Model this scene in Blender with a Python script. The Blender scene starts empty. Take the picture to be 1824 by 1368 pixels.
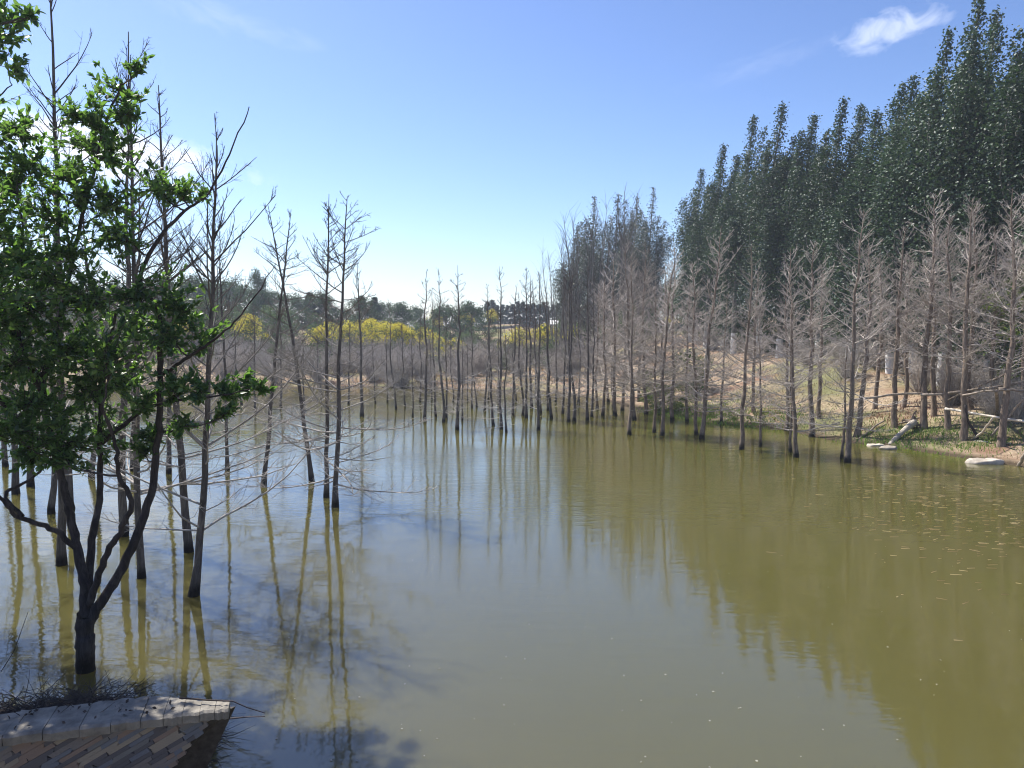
import bpy, math, random
import numpy as np
from mathutils import Vector, Matrix
# ------------------------------------------------------------------ camera, sky, sun, exposure
scene = bpy.context.scene
col = scene.collection
EYE = 3.0                     # eye height above the water (m)
F = 1378.0                    # focal length in pixels of the 1824 px wide photograph
PITCH = math.atan(84 / F)     # horizon lies at y = 600 of 1368
cam_d = bpy.data.cameras.new('camera'); cam = bpy.data.objects.new('camera', cam_d); col.objects.link(cam)
cam.location = (0, 0, EYE); cam.rotation_euler = (math.pi / 2 - PITCH, 0, 0)
cam_d.sensor_width = 36; cam_d.lens = 36 * F / 1824; cam_d.clip_end = 3000; cam_d.clip_start = .05
scene.camera = cam
SUN_EL = math.radians(56)
SUN_AZ = math.radians(-48)        # clockwise from +Y: ahead of the camera, to the left
sun_vec = Vector((math.sin(SUN_AZ) * math.cos(SUN_EL), math.cos(SUN_AZ) * math.cos(SUN_EL), math.sin(SUN_EL)))
sd = bpy.data.lights.new('sun', 'SUN'); sd.energy = 4.6; sd.angle = math.radians(.5); sd.color = (1, .95, .87)
so = bpy.data.objects.new('sun', sd); col.objects.link(so); so.location = (-20, -20, 40)
so.rotation_euler = sun_vec.to_track_quat('Z', 'Y').to_euler()
scene.view_settings.view_transform = 'Standard'; scene.view_settings.look = 'None'
scene.view_settings.exposure = .88; scene.view_settings.gamma = 1
scene.render.engine = 'CYCLES'; scene.cycles.filter_width = 1.1

def pix_dir(px, py):
    x = (px - 912) / F; y = -(py - 684) / F
    c, s = math.cos(PITCH), math.sin(PITCH)
    return np.array([x, c + y * s, -s + y * c])
def atD(px, py, D):
    d = pix_dir(px, py); return np.array([0, 0, EYE]) + d * (D / d[1])
def atZ(px, py, z=0.0):
    d = pix_dir(px, py); return np.array([0, 0, EYE]) + d * ((z - EYE) / d[2])

w = bpy.data.worlds.new('World'); scene.world = w; w.use_nodes = True
nt = w.node_tree; nt.nodes.clear(); L = nt.links.new
def wn(t, **k):
    n = nt.nodes.new(t)
    for a, b in k.items(): setattr(n, a, b)
    return n
sky = wn('ShaderNodeTexSky', sky_type='NISHITA', sun_disc=False, sun_elevation=SUN_EL, sun_rotation=SUN_AZ,
         altitude=300, air_density=1.0, dust_density=.8, ozone_density=4.5)
geo = wn('ShaderNodeTexCoord')
mask = None
def vmath(op, a, b=None):
    n = wn('ShaderNodeVectorMath', operation=op)
    for i, v in enumerate((a, b)):
        if v is None: continue
        if isinstance(v, (tuple, list, np.ndarray)): n.inputs[i].default_value = tuple(v)
        else: L(v, n.inputs[i])
    return n.outputs['Value'] if op == 'DOT_PRODUCT' else n.outputs[0]
def fmath(op, a, b=None, c=False):
    n = wn('ShaderNodeMath', operation=op, use_clamp=c)
    for i, v in enumerate((a, b)):
        if v is None: continue
        if isinstance(v, (int, float)): n.inputs[i].default_value = v
        else: L(v, n.inputs[i])
    return n.outputs[0]
D3 = geo.outputs['Generated']
for px, py, rx, ry, tilt, amp in ((1585, 50, 105, 36, -.16, .42), (200, 268, 260, 55, .10, 1.0), (420, 40, 160, 30, .2, .10), (1370, 110, 160, 28, -.2, .06)):
    c = pix_dir(px, py); c /= np.linalg.norm(c)
    r = np.cross(c, [0, 0, 1]); r /= np.linalg.norm(r); u = np.cross(r, c)
    r2 = r * math.cos(tilt) - u * math.sin(tilt); u2 = u * math.cos(tilt) + r * math.sin(tilt)
    dv = vmath('SUBTRACT', D3, c)
    a = vmath('DOT_PRODUCT', dv, tuple(r2 * F / rx)); b = vmath('DOT_PRODUCT', dv, tuple(u2 * F / ry))
    q = fmath('ADD', fmath('MULTIPLY', a, a), fmath('MULTIPLY', b, b))
    fall = fmath('SUBTRACT', 1.0, q, True)
    cb = wn('ShaderNodeCombineXYZ'); L(a, cb.inputs[0]); L(b, cb.inputs[1]); cb.inputs[2].default_value = px * .01
    mp = wn('ShaderNodeMapping'); mp.inputs['Scale'].default_value = (1.6, .8, 1); mp.inputs['Rotation'].default_value = (0, 0, .5); L(cb.outputs[0], mp.inputs[0])
    nz = wn('ShaderNodeTexNoise'); nz.inputs['Scale'].default_value = 1.7; nz.inputs['Detail'].default_value = 6; nz.inputs['Roughness'].default_value = .55; nz.inputs['Distortion'].default_value = .6
    L(mp.outputs[0], nz.inputs['Vector'])
    k = fmath('MULTIPLY', fmath('SUBTRACT', fmath('ADD', nz.outputs[0], fmath('MULTIPLY', fall, .35)), .62), 3.2, True)
    k = fmath('MULTIPLY', fmath('MULTIPLY', k, fmath('POWER', fall, .6)), amp)
    mask = k if mask is None else fmath('MAXIMUM', mask, k)
mx = wn('ShaderNodeMix', data_type='RGBA'); tn = wn('ShaderNodeMix', data_type='RGBA', blend_type='MULTIPLY'); tn.inputs[0].default_value = 1; gm = wn('ShaderNodeGamma'); gm.inputs[1].default_value = 1.35; L(sky.outputs[0], gm.inputs[0]); L(gm.outputs[0], tn.inputs[6]); tn.inputs[7].default_value = (.655, .575, .56, 1)
L(mask, mx.inputs[0]); L(tn.outputs[2], mx.inputs[6]); mx.inputs[7].default_value = (7.6, 7.9, 8.6, 1)
bg = wn('ShaderNodeBackground'); bg.inputs[1].default_value = .10; L(mx.outputs[2], bg.inputs[0])
out = wn('ShaderNodeOutputWorld'); L(bg.outputs[0], out.inputs[0])

# ------------------------------------------------------------------ helpers
rng = np.random.default_rng(7)
class MB:
    """collects vertex and quad/triangle arrays and links them as one mesh"""
    def __init__(s): s.v = []; s.f = []; s.n = 0
    def add(s, v, f):
        v = np.asarray(v, float).reshape(-1, 3); f = np.asarray(f, int)
        if len(v) == 0: return
        s.v.append(v); s.f.append(f + s.n); s.n += len(v)
    def tubes(s, P, R, sides=4):
        P = np.asarray(P, float); R = np.asarray(R, float)
        if P.ndim == 2: P = P[None]; R = R[None]
        N, K, _ = P.shape
        if N == 0: return
        T = np.gradient(P, axis=1); T /= np.linalg.norm(T, axis=2, keepdims=True) + 1e-9
        m = T.mean(1); ref = np.where((np.abs(m[:, 2]) > .8)[:, None], [[1, 0.1, 0]], [[0, 0.1, 1]])[:, None, :]
        A = np.cross(T, ref); A /= np.linalg.norm(A, axis=2, keepdims=True) + 1e-9
        Bv = np.cross(T, A)
        an = np.arange(sides) * 2 * math.pi / sides
        V = P[:, :, None] + R[:, :, None, None] * (A[:, :, None] * np.cos(an)[None, None, :, None] + Bv[:, :, None] * np.sin(an)[None, None, :, None])
        idx = np.arange(N * K * sides).reshape(N, K, sides)
        q = np.stack([idx[:, :-1], np.roll(idx, -1, 2)[:, :-1], np.roll(idx, -1, 2)[:, 1:], idx[:, 1:]], -1).reshape(-1, 4)
        s.add(V, q)
    def mesh(s, name, mat, smooth=True):
        me = bpy.data.meshes.new(name)
        v = np.concatenate(s.v); k = [a.shape[1] for a in s.f]
        me.vertices.add(len(v)); me.vertices.foreach_set('co', v.astype(np.float32).ravel())
        nl = sum(a.size for a in s.f); npol = sum(len(a) for a in s.f)
        me.loops.add(nl); me.loops.foreach_set('vertex_index', np.concatenate([a.ravel() for a in s.f]).astype(np.int32))
        tot = np.concatenate([np.full(len(a), a.shape[1]) for a in s.f]); st = np.concatenate([[0], np.cumsum(tot)[:-1]])
        me.polygons.add(npol); me.polygons.foreach_set('loop_start', st.astype(np.int32)); me.polygons.foreach_set('loop_total', tot.astype(np.int32))
        me.polygons.foreach_set('use_smooth', np.full(npol, smooth))
        me.update(calc_edges=True); me.materials.append(mat); return me
def link(name, me, parent=None, loc=None):
    o = bpy.data.objects.new(name, me); col.objects.link(o)
    if parent is not None: o.parent = parent
    if loc is not None: o.location = tuple(loc)
    return o
def tag(o, label=None, cat=None, group=None, kind=None):
    for k, v in (('label', label), ('category', cat), ('group', group), ('kind', kind)):
        if v: o[k] = v
    return o
def thing(name, loc, label, cat, group=None, rz=0, sc=1):
    o = link(name, None, None, loc); o.empty_display_size = .2
    o.rotation_euler = (0, 0, rz); o.scale = (sc,) * 3 if np.isscalar(sc) else sc
    return tag(o, label, cat, group)
def fnoise(n, k, r, amp):
    """smooth random walk offsets, n x k x 3"""
    a = r.normal(0, 1, (n, k, 3)).cumsum(1); a -= a[:, :1]; return a * amp
def smooth(a, b, x):
    t = np.clip((x - a) / (b - a), 0, 1); return t * t * (3 - 2 * t)

# ------------------------------------------------------------------ materials
def mat(name):
    m = bpy.data.materials.new(name); m.use_nodes = True; t = m.node_tree; t.nodes.clear()
    return m, t, t.links.new
def node(t, ty, **k):
    n = t.nodes.new(ty)
    for a, b in k.items(): setattr(n, a, b)
    return n
def ramp(t, src, stops, interp='LINEAR'):
    r = node(t, 'ShaderNodeValToRGB'); t.links.new(src, r.inputs[0]); r.color_ramp.interpolation = interp
    e = r.color_ramp.elements
    while len(e) < len(stops): e.new(.5)
    for i, (p, c) in enumerate(stops): e[i].position = p; e[i].color = (*c, 1) if len(c) == 3 else c
    return r.outputs[0]
def noise(t, scale, detail=4, rough=.55, vec=None, dist=0):
    n = node(t, 'ShaderNodeTexNoise'); n.inputs['Scale'].default_value = scale; n.inputs['Detail'].default_value = detail
    n.inputs['Roughness'].default_value = rough; n.inputs['Distortion'].default_value = dist
    if vec is not None: t.links.new(vec, n.inputs['Vector'])
    return n.outputs[0]
def mapping(t, vec, scale):
    n = node(t, 'ShaderNodeMapping'); n.inputs['Scale'].default_value = scale; t.links.new(vec, n.inputs[0]); return n.outputs[0]
def mixc(t, f, a, b, bt='MIX'):
    n = node(t, 'ShaderNodeMix', data_type='RGBA', blend_type=bt)
    for i, v in ((0, f), (6, a), (7, b)):
        if isinstance(v, (int, float)): n.inputs[i].default_value = v
        elif isinstance(v, tuple): n.inputs[i].default_value = (*v, 1)
        else: t.links.new(v, n.inputs[i])
    return n.outputs[2]
def mth(t, op, a, b=0, clamp=False):
    n = node(t, 'ShaderNodeMath', operation=op, use_clamp=clamp)
    for i, v in enumerate((a, b)):
        if isinstance(v, (int, float)): n.inputs[i].default_value = v
        else: t.links.new(v, n.inputs[i])
    return n.outputs[0]
def bump(t, h, s, d):
    n = node(t, 'ShaderNodeBump'); n.inputs['Strength'].default_value = s; n.inputs['Distance'].default_value = d; t.links.new(h, n.inputs['Height']); return n.outputs[0]
def princ(t, colr, rough=.8, spec=.3, nrm=None):
    p = node(t, 'ShaderNodeBsdfPrincipled'); p.inputs['Roughness'].default_value = rough; p.inputs['Specular IOR Level'].default_value = spec
    if isinstance(colr, tuple): p.inputs['Base Color'].default_value = (*colr, 1)
    else: t.links.new(colr, p.inputs['Base Color'])
    if nrm is not None: t.links.new(nrm, p.inputs['Normal'])
    return p
def fin(t, sh):
    o = node(t, 'ShaderNodeOutputMaterial'); t.links.new(sh, o.inputs[0])

def leaf_mat(name, stops, trans=.3, rough=.45, spec=.4, tcol=None, big=0.0):
    m, t, l = mat(name)
    g = node(t, 'ShaderNodeNewGeometry'); oi = node(t, 'ShaderNodeObjectInfo')
    c = ramp(t, g.outputs['Random Per Island'], stops, 'LINEAR')
    hs = node(t, 'ShaderNodeHueSaturation'); l(c, hs.inputs['Color'])
    l(mth(t, 'MULTIPLY_ADD', oi.outputs['Random'], .45), hs.inputs['Value']); hs.inputs['Value'].links[0].from_node.inputs[2].default_value = .8
    c = hs.outputs[0]
    p = princ(t, c, rough, spec)
    tr = node(t, 'ShaderNodeBsdfTranslucent')
    l(mixc(t, .6, c, tcol or (.25, .45, .04), 'MIX'), tr.inputs[0])
    mxs = node(t, 'ShaderNodeMixShader'); mxs.inputs[0].default_value = trans
    l(p.outputs[0], mxs.inputs[1]); l(tr.outputs[0], mxs.inputs[2]); fin(t, mxs.outputs[0]); return m
M = {}
M['leaf'] = leaf_mat('plum_leaf', [(0, (.018, .040, .022)), (.4, (.042, .088, .038)), (.75, (.10, .18, .06)), (.93, (.20, .28, .09)), (1, (.34, .38, .18))], .42, .36, .5, (.26, .52, .05))
M['poplar'] = leaf_mat('poplar_leaf', [(0, (.020, .040, .033)), (.55, (.045, .078, .050)), (.90, (.08, .125, .065)), (.96, (.13, .15, .12)), (1, (.19, .20, .17))], .14, .5, .35, (.10, .2, .05))
M['poplar_grey'] = leaf_mat('poplar_grey_leaf', [(0, (.03, .042, .036)), (.6, (.06, .08, .06)), (.88, (.10, .12, .09)), (1, (.34, .34, .31))], .12, .34, .5, (.12, .2, .07))
M['hill'] = leaf_mat('hill_leaf', [(0, (.014, .034, .018)), (.6, (.035, .07, .03)), (1, (.07, .115, .045))], .15, .6, .2, (.12, .25, .05))
M['hill_light'] = leaf_mat('hill_light_leaf', [(0, (.03, .06, .03)), (.6, (.07, .115, .05)), (1, (.13, .18, .07))], .2, .6, .2, (.2, .3, .06))
M['conifer'] = leaf_mat('conifer_needle', [(0, (.012, .028, .022)), (1, (.04, .065, .045))], .05, .6, .2)
M['yellow'] = leaf_mat('yellow_blossom', [(0, (.55, .46, .03)), (.5, (.78, .68, .04)), (1, (.85, .80, .14))], .2, .6, .2, (.7, .55, .05))
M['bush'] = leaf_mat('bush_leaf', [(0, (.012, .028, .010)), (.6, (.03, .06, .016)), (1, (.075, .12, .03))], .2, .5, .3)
M['bush_light'] = leaf_mat('bush_light_leaf', [(0, (.05, .085, .022)), (.6, (.10, .15, .04)), (1, (.20, .25, .07))], .3, .5, .3, (.3, .42, .06))
M['grass'] = leaf_mat('grass_blade', [(0, (.05, .10, .02)), (.6, (.10, .20, .035)), (1, (.22, .30, .07))], .3, .6, .2, (.3, .5, .06))
M['straw'] = leaf_mat('dry_grass_blade', [(0, (.16, .11, .06)), (.6, (.30, .22, .12)), (1, (.45, .36, .20))], .2, .7, .15, (.4, .3, .12))
M['russet'] = leaf_mat('russet_weed', [(0, (.10, .035, .022)), (.7, (.20, .075, .045)), (1, (.30, .15, .09))], .2, .7, .15, (.3, .12, .06))

def bark_mat(name, dark, light, wet=True, scale=14):
    m, t, l = mat(name); tc = node(t, 'ShaderNodeTexCoord'); v = mapping(t, tc.outputs['Object'], (1, 1, .22))
    n = noise(t, scale, 7, .75, v, .8); n2 = noise(t, 1.3, 3, .5, tc.outputs['Object'])
    c = ramp(t, n, [(.36, tuple(.5 * x for x in dark)), (.46, dark), (.62, light)]); c = mixc(t, mth(t, 'MULTIPLY', n2, .4), c, tuple(min(1, x * 1.5) for x in light))
    rough = .9
    if wet:     # soaked band just above the water line
        g = node(t, 'ShaderNodeNewGeometry'); sx = node(t, 'ShaderNodeSeparateXYZ'); l(g.outputs['Position'], sx.inputs[0])
        zz = mth(t, 'ADD', sx.outputs[2], mth(t, 'MULTIPLY', noise(t, 9, 3, .6, tc.outputs['Object']), -.16))
        f = ramp(t, zz, [(.0, (1, 1, 1)), (.13, (0, 0, 0))])
        c = mixc(t, f, c, (.018, .015, .012))
    fin(t, princ(t, c, rough, .2, bump(t, n, .8, .02)).outputs[0]); return m
M['bark'] = bark_mat('drowned_bark', (.06, .05, .043), (.19, .16, .138))
M['bark_warm'] = bark_mat('bank_bark', (.10, .074, .056), (.30, .235, .18))
M['bark_dark'] = bark_mat('plum_bark', (.022, .018, .017), (.075, .062, .056))
M['bark_pop'] = bark_mat('poplar_bark', (.10, .095, .085), (.25, .24, .21), False)
def plain(name, c1, c2, scale=6, rough=.85, spec=.2, bs=.5, bd=.01, obj=True):
    m, t, l = mat(name); tc = node(t, 'ShaderNodeTexCoord'); n = noise(t, scale, 6, .6, tc.outputs['Object'])
    c = ramp(t, n, [(.3, c1), (.7, c2)])
    if obj:
        oi = node(t, 'ShaderNodeObjectInfo'); hs = node(t, 'ShaderNodeHueSaturation'); l(c, hs.inputs['Color'])
        a = mth(t, 'MULTIPLY_ADD', oi.outputs['Random'], .6); a.node.inputs[2].default_value = .7; l(a, hs.inputs['Value']); c = hs.outputs[0]
    fin(t, princ(t, c, rough, spec, bump(t, n, bs, bd)).outputs[0]); return m
m, t, l = mat('grey_twig'); tc = node(t, 'ShaderNodeTexCoord'); n = noise(t, 3, 5, .6, tc.outputs['Object'])   # bleached low down; upper darkening paints in the shading against the sky
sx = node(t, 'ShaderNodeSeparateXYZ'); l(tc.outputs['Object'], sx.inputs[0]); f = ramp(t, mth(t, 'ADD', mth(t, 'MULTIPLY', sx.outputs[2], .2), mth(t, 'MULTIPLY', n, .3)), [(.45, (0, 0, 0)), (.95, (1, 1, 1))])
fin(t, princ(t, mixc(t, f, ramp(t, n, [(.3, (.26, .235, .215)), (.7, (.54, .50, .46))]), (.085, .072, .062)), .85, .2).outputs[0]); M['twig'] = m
M['twig_warm'] = plain('warm_twig', (.27, .235, .205), (.54, .48, .43), 3, .85)
M['twig_dark'] = plain('plum_twig', (.03, .024, .022), (.085, .07, .062), 5)
M['white'] = plain('whitewash', (.62, .61, .58), (.80, .79, .76), 9, .9, .1)
M['pole'] = plain('weathered_pole', (.16, .125, .095), (.38, .32, .26), 7)
M['pale_wood'] = plain('stripped_wood', (.50, .44, .35), (.74, .67, .56), 5)
M['pale_stone'] = plain('pale_stone', (.30, .26, .21), (.58, .52, .44), 6, .9, .15)
M['coping'] = plain('coping_stone', (.13, .12, .105), (.32, .295, .25), 9, .95, .1, .9, .02, False)
M['stone'] = None

# ------------------------------------------------------------------ terrain
def sp(px, py): p = atZ(px, py); return (p[0], p[1])
SHORE = [(14.0, 1.0), (14.6, 6), (13.6, 12.5)] + [sp(*q) for q in ((1824, 832), (1752, 822), (1690, 812), (1625, 802), (1560, 792), (1500, 788), (1445, 777), (1400, 766), (1350, 762),
         (1290, 756), (1240, 749), (1195, 742), (1150, 731), (1105, 722), (1060, 712), (1010, 704), (950, 698), (860, 697), (760, 692), (640, 690), (520, 692), (380, 690), (200, 688), (0, 688))] + \
        [(-42, 44), (-46, 30), (-36, 12), (-20, 2.5), (-12, -1), (-5, .6), (2, .9), (8, .8)]
SH = np.array(SHORE)
def shore_d(x, y):
    """signed distance to the shoreline, positive on land"""
    x = np.asarray(x, float); y = np.asarray(y, float); sh = x.shape
    p = np.stack([x.ravel(), y.ravel()], 1); best = np.full(len(p), 1e9); ins = np.zeros(len(p), bool)
    for i in range(len(SH)):
        a = SH[i]; b = SH[(i + 1) % len(SH)]; ab = b - a
        t = np.clip(((p - a) @ ab) / (ab @ ab), 0, 1); best = np.minimum(best, np.linalg.norm(p - a - t[:, None] * ab, axis=1))
        if a[1] != b[1]:
            c = ((a[1] > p[:, 1]) != (b[1] > p[:, 1])) & (p[:, 0] < (b[0] - a[0]) * (p[:, 1] - a[1]) / (b[1] - a[1]) + a[0]); ins ^= c
    return np.where(ins, -best, best).reshape(sh)
def vnoise(x, y, s):
    return (np.sin(x * s * 1.3 + 1.7 * np.sin(y * s * .9 + .6)) + np.sin(y * s * 1.7 + 1.3 * np.sin(x * s * 1.1 + 2.1))) * .5
def terr(x, y):
    x = np.asarray(x, float); y = np.asarray(y, float)
    d = shore_d(x, y); dp = np.maximum(d, 0)
    right = np.interp(dp, [0, .8, 2, 4, 7, 12, 20, 40, 200], [0, .12, .38, .95, 1.6, 2.4, 3.8, 4.8, 6])
    far = np.interp(dp, [0, 3, 8, 18, 35, 70, 150, 400], [0, .3, .55, 1.0, 2.0, 3.2, 4.6, 8])
    near = np.interp(dp, [0, .5, 2, 60], [0, 1.1, 1.4, 1.5])
    wr = smooth(.08, .2, x / np.maximum(y, 1)) * smooth(-1, 6, y); wn_ = 1 - smooth(2, 10, y)
    h = far * (1 - wr) + right * wr; h = h * (1 - wn_) + near * wn_
    # left hill and the flat-topped mound on the far side
    h = h + 1.6 * np.exp(-(((x + 28) / 16) ** 2 + ((y - 84) / 20) ** 2)) * (1 - wr)
    h = h + np.minimum(2.6 * np.exp(-(((x - 3) / 11) ** 2 + ((y - 98) / 9) ** 2)), 1.9) * (1 - wr)
    h = h + (vnoise(x, y, .9) * .05 + vnoise(x, y, 2.3) * .03 + vnoise(x, y, .25) * .12) * np.clip(dp / 2.5, 0, 1)
    return np.where(d < 0, np.maximum(d * .35, -1.5), h)
def ground(px, py):
    d = pix_dir(px, py); t = np.linspace(4, 120, 2400); P = np.array([0, 0, EYE]) + d[None] * t[:, None]
    hit = np.nonzero(P[:, 2] <= np.maximum(terr(P[:, 0], P[:, 1]), 0))[0]
    return P[hit[0]] if len(hit) else P[-1]
gx = np.concatenate([np.linspace(-900, -60, 18)[:-1], np.linspace(-60, 5, 66)[:-1], np.linspace(5, 26, 106)[:-1], np.linspace(26, 60, 30)[:-1], np.linspace(60, 900, 18)])
gy = np.concatenate([np.linspace(-300, -5, 12)[:-1], np.linspace(-5, 14, 20)[:-1], np.linspace(14, 50, 150)[:-1], np.linspace(50, 130, 70)[:-1], np.linspace(130, 1600, 24)])
GX, GY = np.meshgrid(gx, gy); GZ = terr(GX, GY)
b = MB(); ii = np.arange(GX.size).reshape(GX.shape)
b.add(np.stack([GX, GY, GZ], -1), np.stack([ii[:-1, :-1], ii[:-1, 1:], ii[1:, 1:], ii[1:, :-1]], -1).reshape(-1, 4))
m, t, l = mat('bank_soil'); tc = node(t, 'ShaderNodeTexCoord'); V = tc.outputs['Object']
n1 = noise(t, .9, 6, .6, V); n2 = noise(t, 7, 5, .65, V); n3 = noise(t, .22, 4, .5, V)
c = ramp(t, n2, [(.25, (.17, .125, .085)), (.5, (.32, .245, .165)), (.75, (.48, .39, .28))])
c = mixc(t, ramp(t, n1, [(.45, (0, 0, 0)), (.62, (.7, .7, .7))]), c, (.17, .085, .055))
c = mixc(t, ramp(t, n3, [(.48, (0, 0, 0)), (.60, (.75, .75, .75))]), c, (.13, .15, .055))
g = node(t, 'ShaderNodeNewGeometry'); sx = node(t, 'ShaderNodeSeparateXYZ'); l(g.outputs['Position'], sx.inputs[0])
c = mixc(t, ramp(t, mth(t, 'ADD', sx.outputs[2], mth(t, 'MULTIPLY', n2, -.06)), [(.0, (1, 1, 1)), (.06, (0, 0, 0))]), c, (.07, .052, .032))
fin(t, princ(t, c, .95, .15, bump(t, n2, .8, .06)).outputs[0]); M['soil'] = m
tag(link('ground', b.mesh('ground', m)), kind='structure')

# ------------------------------------------------------------------ water: turbid body under a mirror-like rippled surface
b = MB(); b.add([(-60, -4, 0), (26, -4, 0), (26, 62, 0), (-60, 62, 0)], [[0, 1, 2, 3]])
m, t, l = mat('turbid_water'); tc = node(t, 'ShaderNodeTexCoord'); V = tc.outputs['Object']
big = noise(t, .055, 2, .5, V)
c = ramp(t, big, [(.35, (.086, .077, .028)), (.65, (.080, .077, .012))])
rip1 = noise(t, 1, 3, .5, mapping(t, V, (1.5, 4.2, 1)), .3); rip2 = noise(t, 1, 4, .55, mapping(t, V, (5, 15, 1)), .2)
patch = ramp(t, noise(t, .16, 3, .5, mapping(t, V, (.7, 1.2, 1))), [(.38, (.12, .12, .12)), (.62, (1, 1, 1))])
sxy = node(t, 'ShaderNodeSeparateXYZ'); l(V, sxy.inputs[0]); lee = node(t, 'ShaderNodeMapRange', interpolation_type='SMOOTHSTEP')   # sheltered, calmer water near this shore
for k_, v_ in (('From Min', 6.5), ('From Max', 19), ('To Min', .12), ('To Max', 1)): lee.inputs[k_].default_value = v_
l(sxy.outputs[1], lee.inputs['Value']); lee = lee.outputs[0]
hgt = mth(t, 'ADD', mth(t, 'MULTIPLY', mth(t, 'MULTIPLY', rip1, .40), mth(t, 'MULTIPLY_ADD', lee, .55)), mth(t, 'MULTIPLY', mth(t, 'MULTIPLY', mth(t, 'MULTIPLY', rip2, patch), lee), .42))
[n_ for n_ in t.nodes if n_.bl_idname == 'ShaderNodeMath' and n_.operation == 'MULTIPLY_ADD'][0].inputs[2].default_value = .45
p = princ(t, c, .03, .5, bump(t, hgt, 1.0, .0125)); p.inputs['IOR'].default_value = 1.8
p.subsurface_method = 'BURLEY'; p.inputs['Subsurface Weight'].default_value = 1; p.inputs['Subsurface Radius'].default_value = (1, .9, .45); p.inputs['Subsurface Scale'].default_value = .34
fin(t, p.outputs[0]); M['water'] = m
tag(link('water', b.mesh('water', m, False)), kind='structure')

# ------------------------------------------------------------------ leafless trees
def bare_tree(seed, H=6.0, r0=.09, lean=(0, 0), crown0=.10, nb=60, Lmax=1.5, asc=.35, twig=9, sub=.7, bend=.0, upper=1.0, twr=.0045, lets=3, wob=.012):
    r = np.random.default_rng(seed); K = 18; tt = np.linspace(0, 1, K)
    T = np.zeros((K, 3)); z = -sub + tt * (H + sub); T[:, 2] = z
    u = np.clip(z / H, -.1, 1)
    T[:, 0] = lean[0] * H * (u + bend * u * u); T[:, 1] = lean[1] * H * u
    T += fnoise(1, K, r, wob * H / 6)[0] * [1, 1, 0]
    R = r0 * (1 - np.clip(u, 0, 1)) ** .8 * .95 + .005; R *= 1 + .55 * np.exp(-np.maximum(z, 0) / .09)
    bt = MB(); bt.tubes(T, R, 9)
    th = crown0 + (.985 - crown0) * np.sort(r.random(nb)) ** .9
    zz = th * H
    base = np.stack([np.interp(zz, z, T[:, i]) for i in range(3)], 1); rt = np.interp(zz, z, R)
    Ln = Lmax * (np.clip(1 - th, 0, 1) ** .7 * (.55 + .45 * upper) + .07) * (.3 + .9 * r.random(nb) ** 1.3)
    stub = r.random(nb) < .16 * (1 - th); Ln[stub] *= .3
    az = np.arange(nb) * 2.39996 + r.normal(0, .5, nb)
    el = asc + .55 * th + r.normal(0, .16, nb) - .25 * (1 - th)
    KB = 7; sB = np.linspace(0, 1, KB)
    els = el[:, None] + (sB[None] ** 1.3) * (.55 - .35 * th[:, None]) + r.normal(0, .10, (nb, KB)).cumsum(1) * .6
    azs = az[:, None] + r.normal(0, .13, (nb, KB)).cumsum(1)
    stp = (Ln / (KB - 1))[:, None]
    dB = np.stack([np.cos(els) * np.cos(azs), np.cos(els) * np.sin(azs), np.sin(els)], -1)
    PB = base[:, None] + np.concatenate([np.zeros((nb, 1, 3)), (dB * stp[..., None]).cumsum(1)[:, :-1]], 1)
    rb = np.minimum(rt * .42, .003 + .0055 * Ln)
    RB = rb[:, None] * (1 - sB[None]) ** .8 + .0028
    bb = MB(); bb.tubes(PB, RB, 5)
    # twigs
    nt_ = np.maximum((Ln * twig).astype(int), 1); idx = np.repeat(np.arange(nb), nt_); N = len(idx)
    s = r.uniform(.12, 1, N); f = s * (KB - 1.001); i0 = f.astype(int); fr = (f - i0)[:, None]
    P0 = PB[idx, i0] * (1 - fr) + PB[idx, i0 + 1] * fr; d0 = dB[idx, i0]
    side = np.where(r.random(N) < .5, 1, -1) * r.uniform(.5, 1.15, N)
    ca, sa = np.cos(side), np.sin(side)
    d1 = np.stack([d0[:, 0] * ca - d0[:, 1] * sa, d0[:, 0] * sa + d0[:, 1] * ca, d0[:, 2] + r.normal(.08, .3, N)], -1)
    d1 /= np.linalg.norm(d1, axis=1, keepdims=True)
    lt = (Ln[idx] * .36 * (1.15 - s) * r.uniform(.4, 1.2, N) + .06)
    bend1 = r.normal(0, .18, (N, 3)) + [0, 0, .15]
    PT = np.stack([P0, P0 + d1 * lt[:, None] * .5, P0 + (d1 + bend1 * .6) * lt[:, None]], 1)
    RT = np.stack([np.full(N, twr), np.full(N, twr * .75), np.full(N, twr * .45)], 1)
    bb.tubes(PT, RT, 3)
    if lets:
        i2 = np.repeat(np.arange(N), lets); N2 = len(i2); s2 = r.uniform(.2, .95, N2)[:, None]
        Q0 = PT[i2, 0] * (1 - s2) + PT[i2, 2] * s2
        d2 = d1[i2] + r.normal(0, .55, (N2, 3)); d2 /= np.linalg.norm(d2, axis=1, keepdims=True)
        l2 = lt[i2] * r.uniform(.2, .5, N2)
        bb.tubes(np.stack([Q0, Q0 + d2 * l2[:, None]], 1), np.stack([np.full(N2, twr * .62), np.full(N2, twr * .35)], 1), 3)
    return bt, bb
def place_bare(meshes, loc, label, group=None, rz=0, sc=1, name='bare_tree'):
    o = thing(name, loc, label, 'tree', group, rz, sc)
    link('trunk', meshes[0], o); link('branches', meshes[1], o); return o
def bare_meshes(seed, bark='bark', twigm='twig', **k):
    a, c = bare_tree(seed, **k); return a.mesh('trunk', M[bark]), c.mesh('branches', M[twigm])

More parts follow.
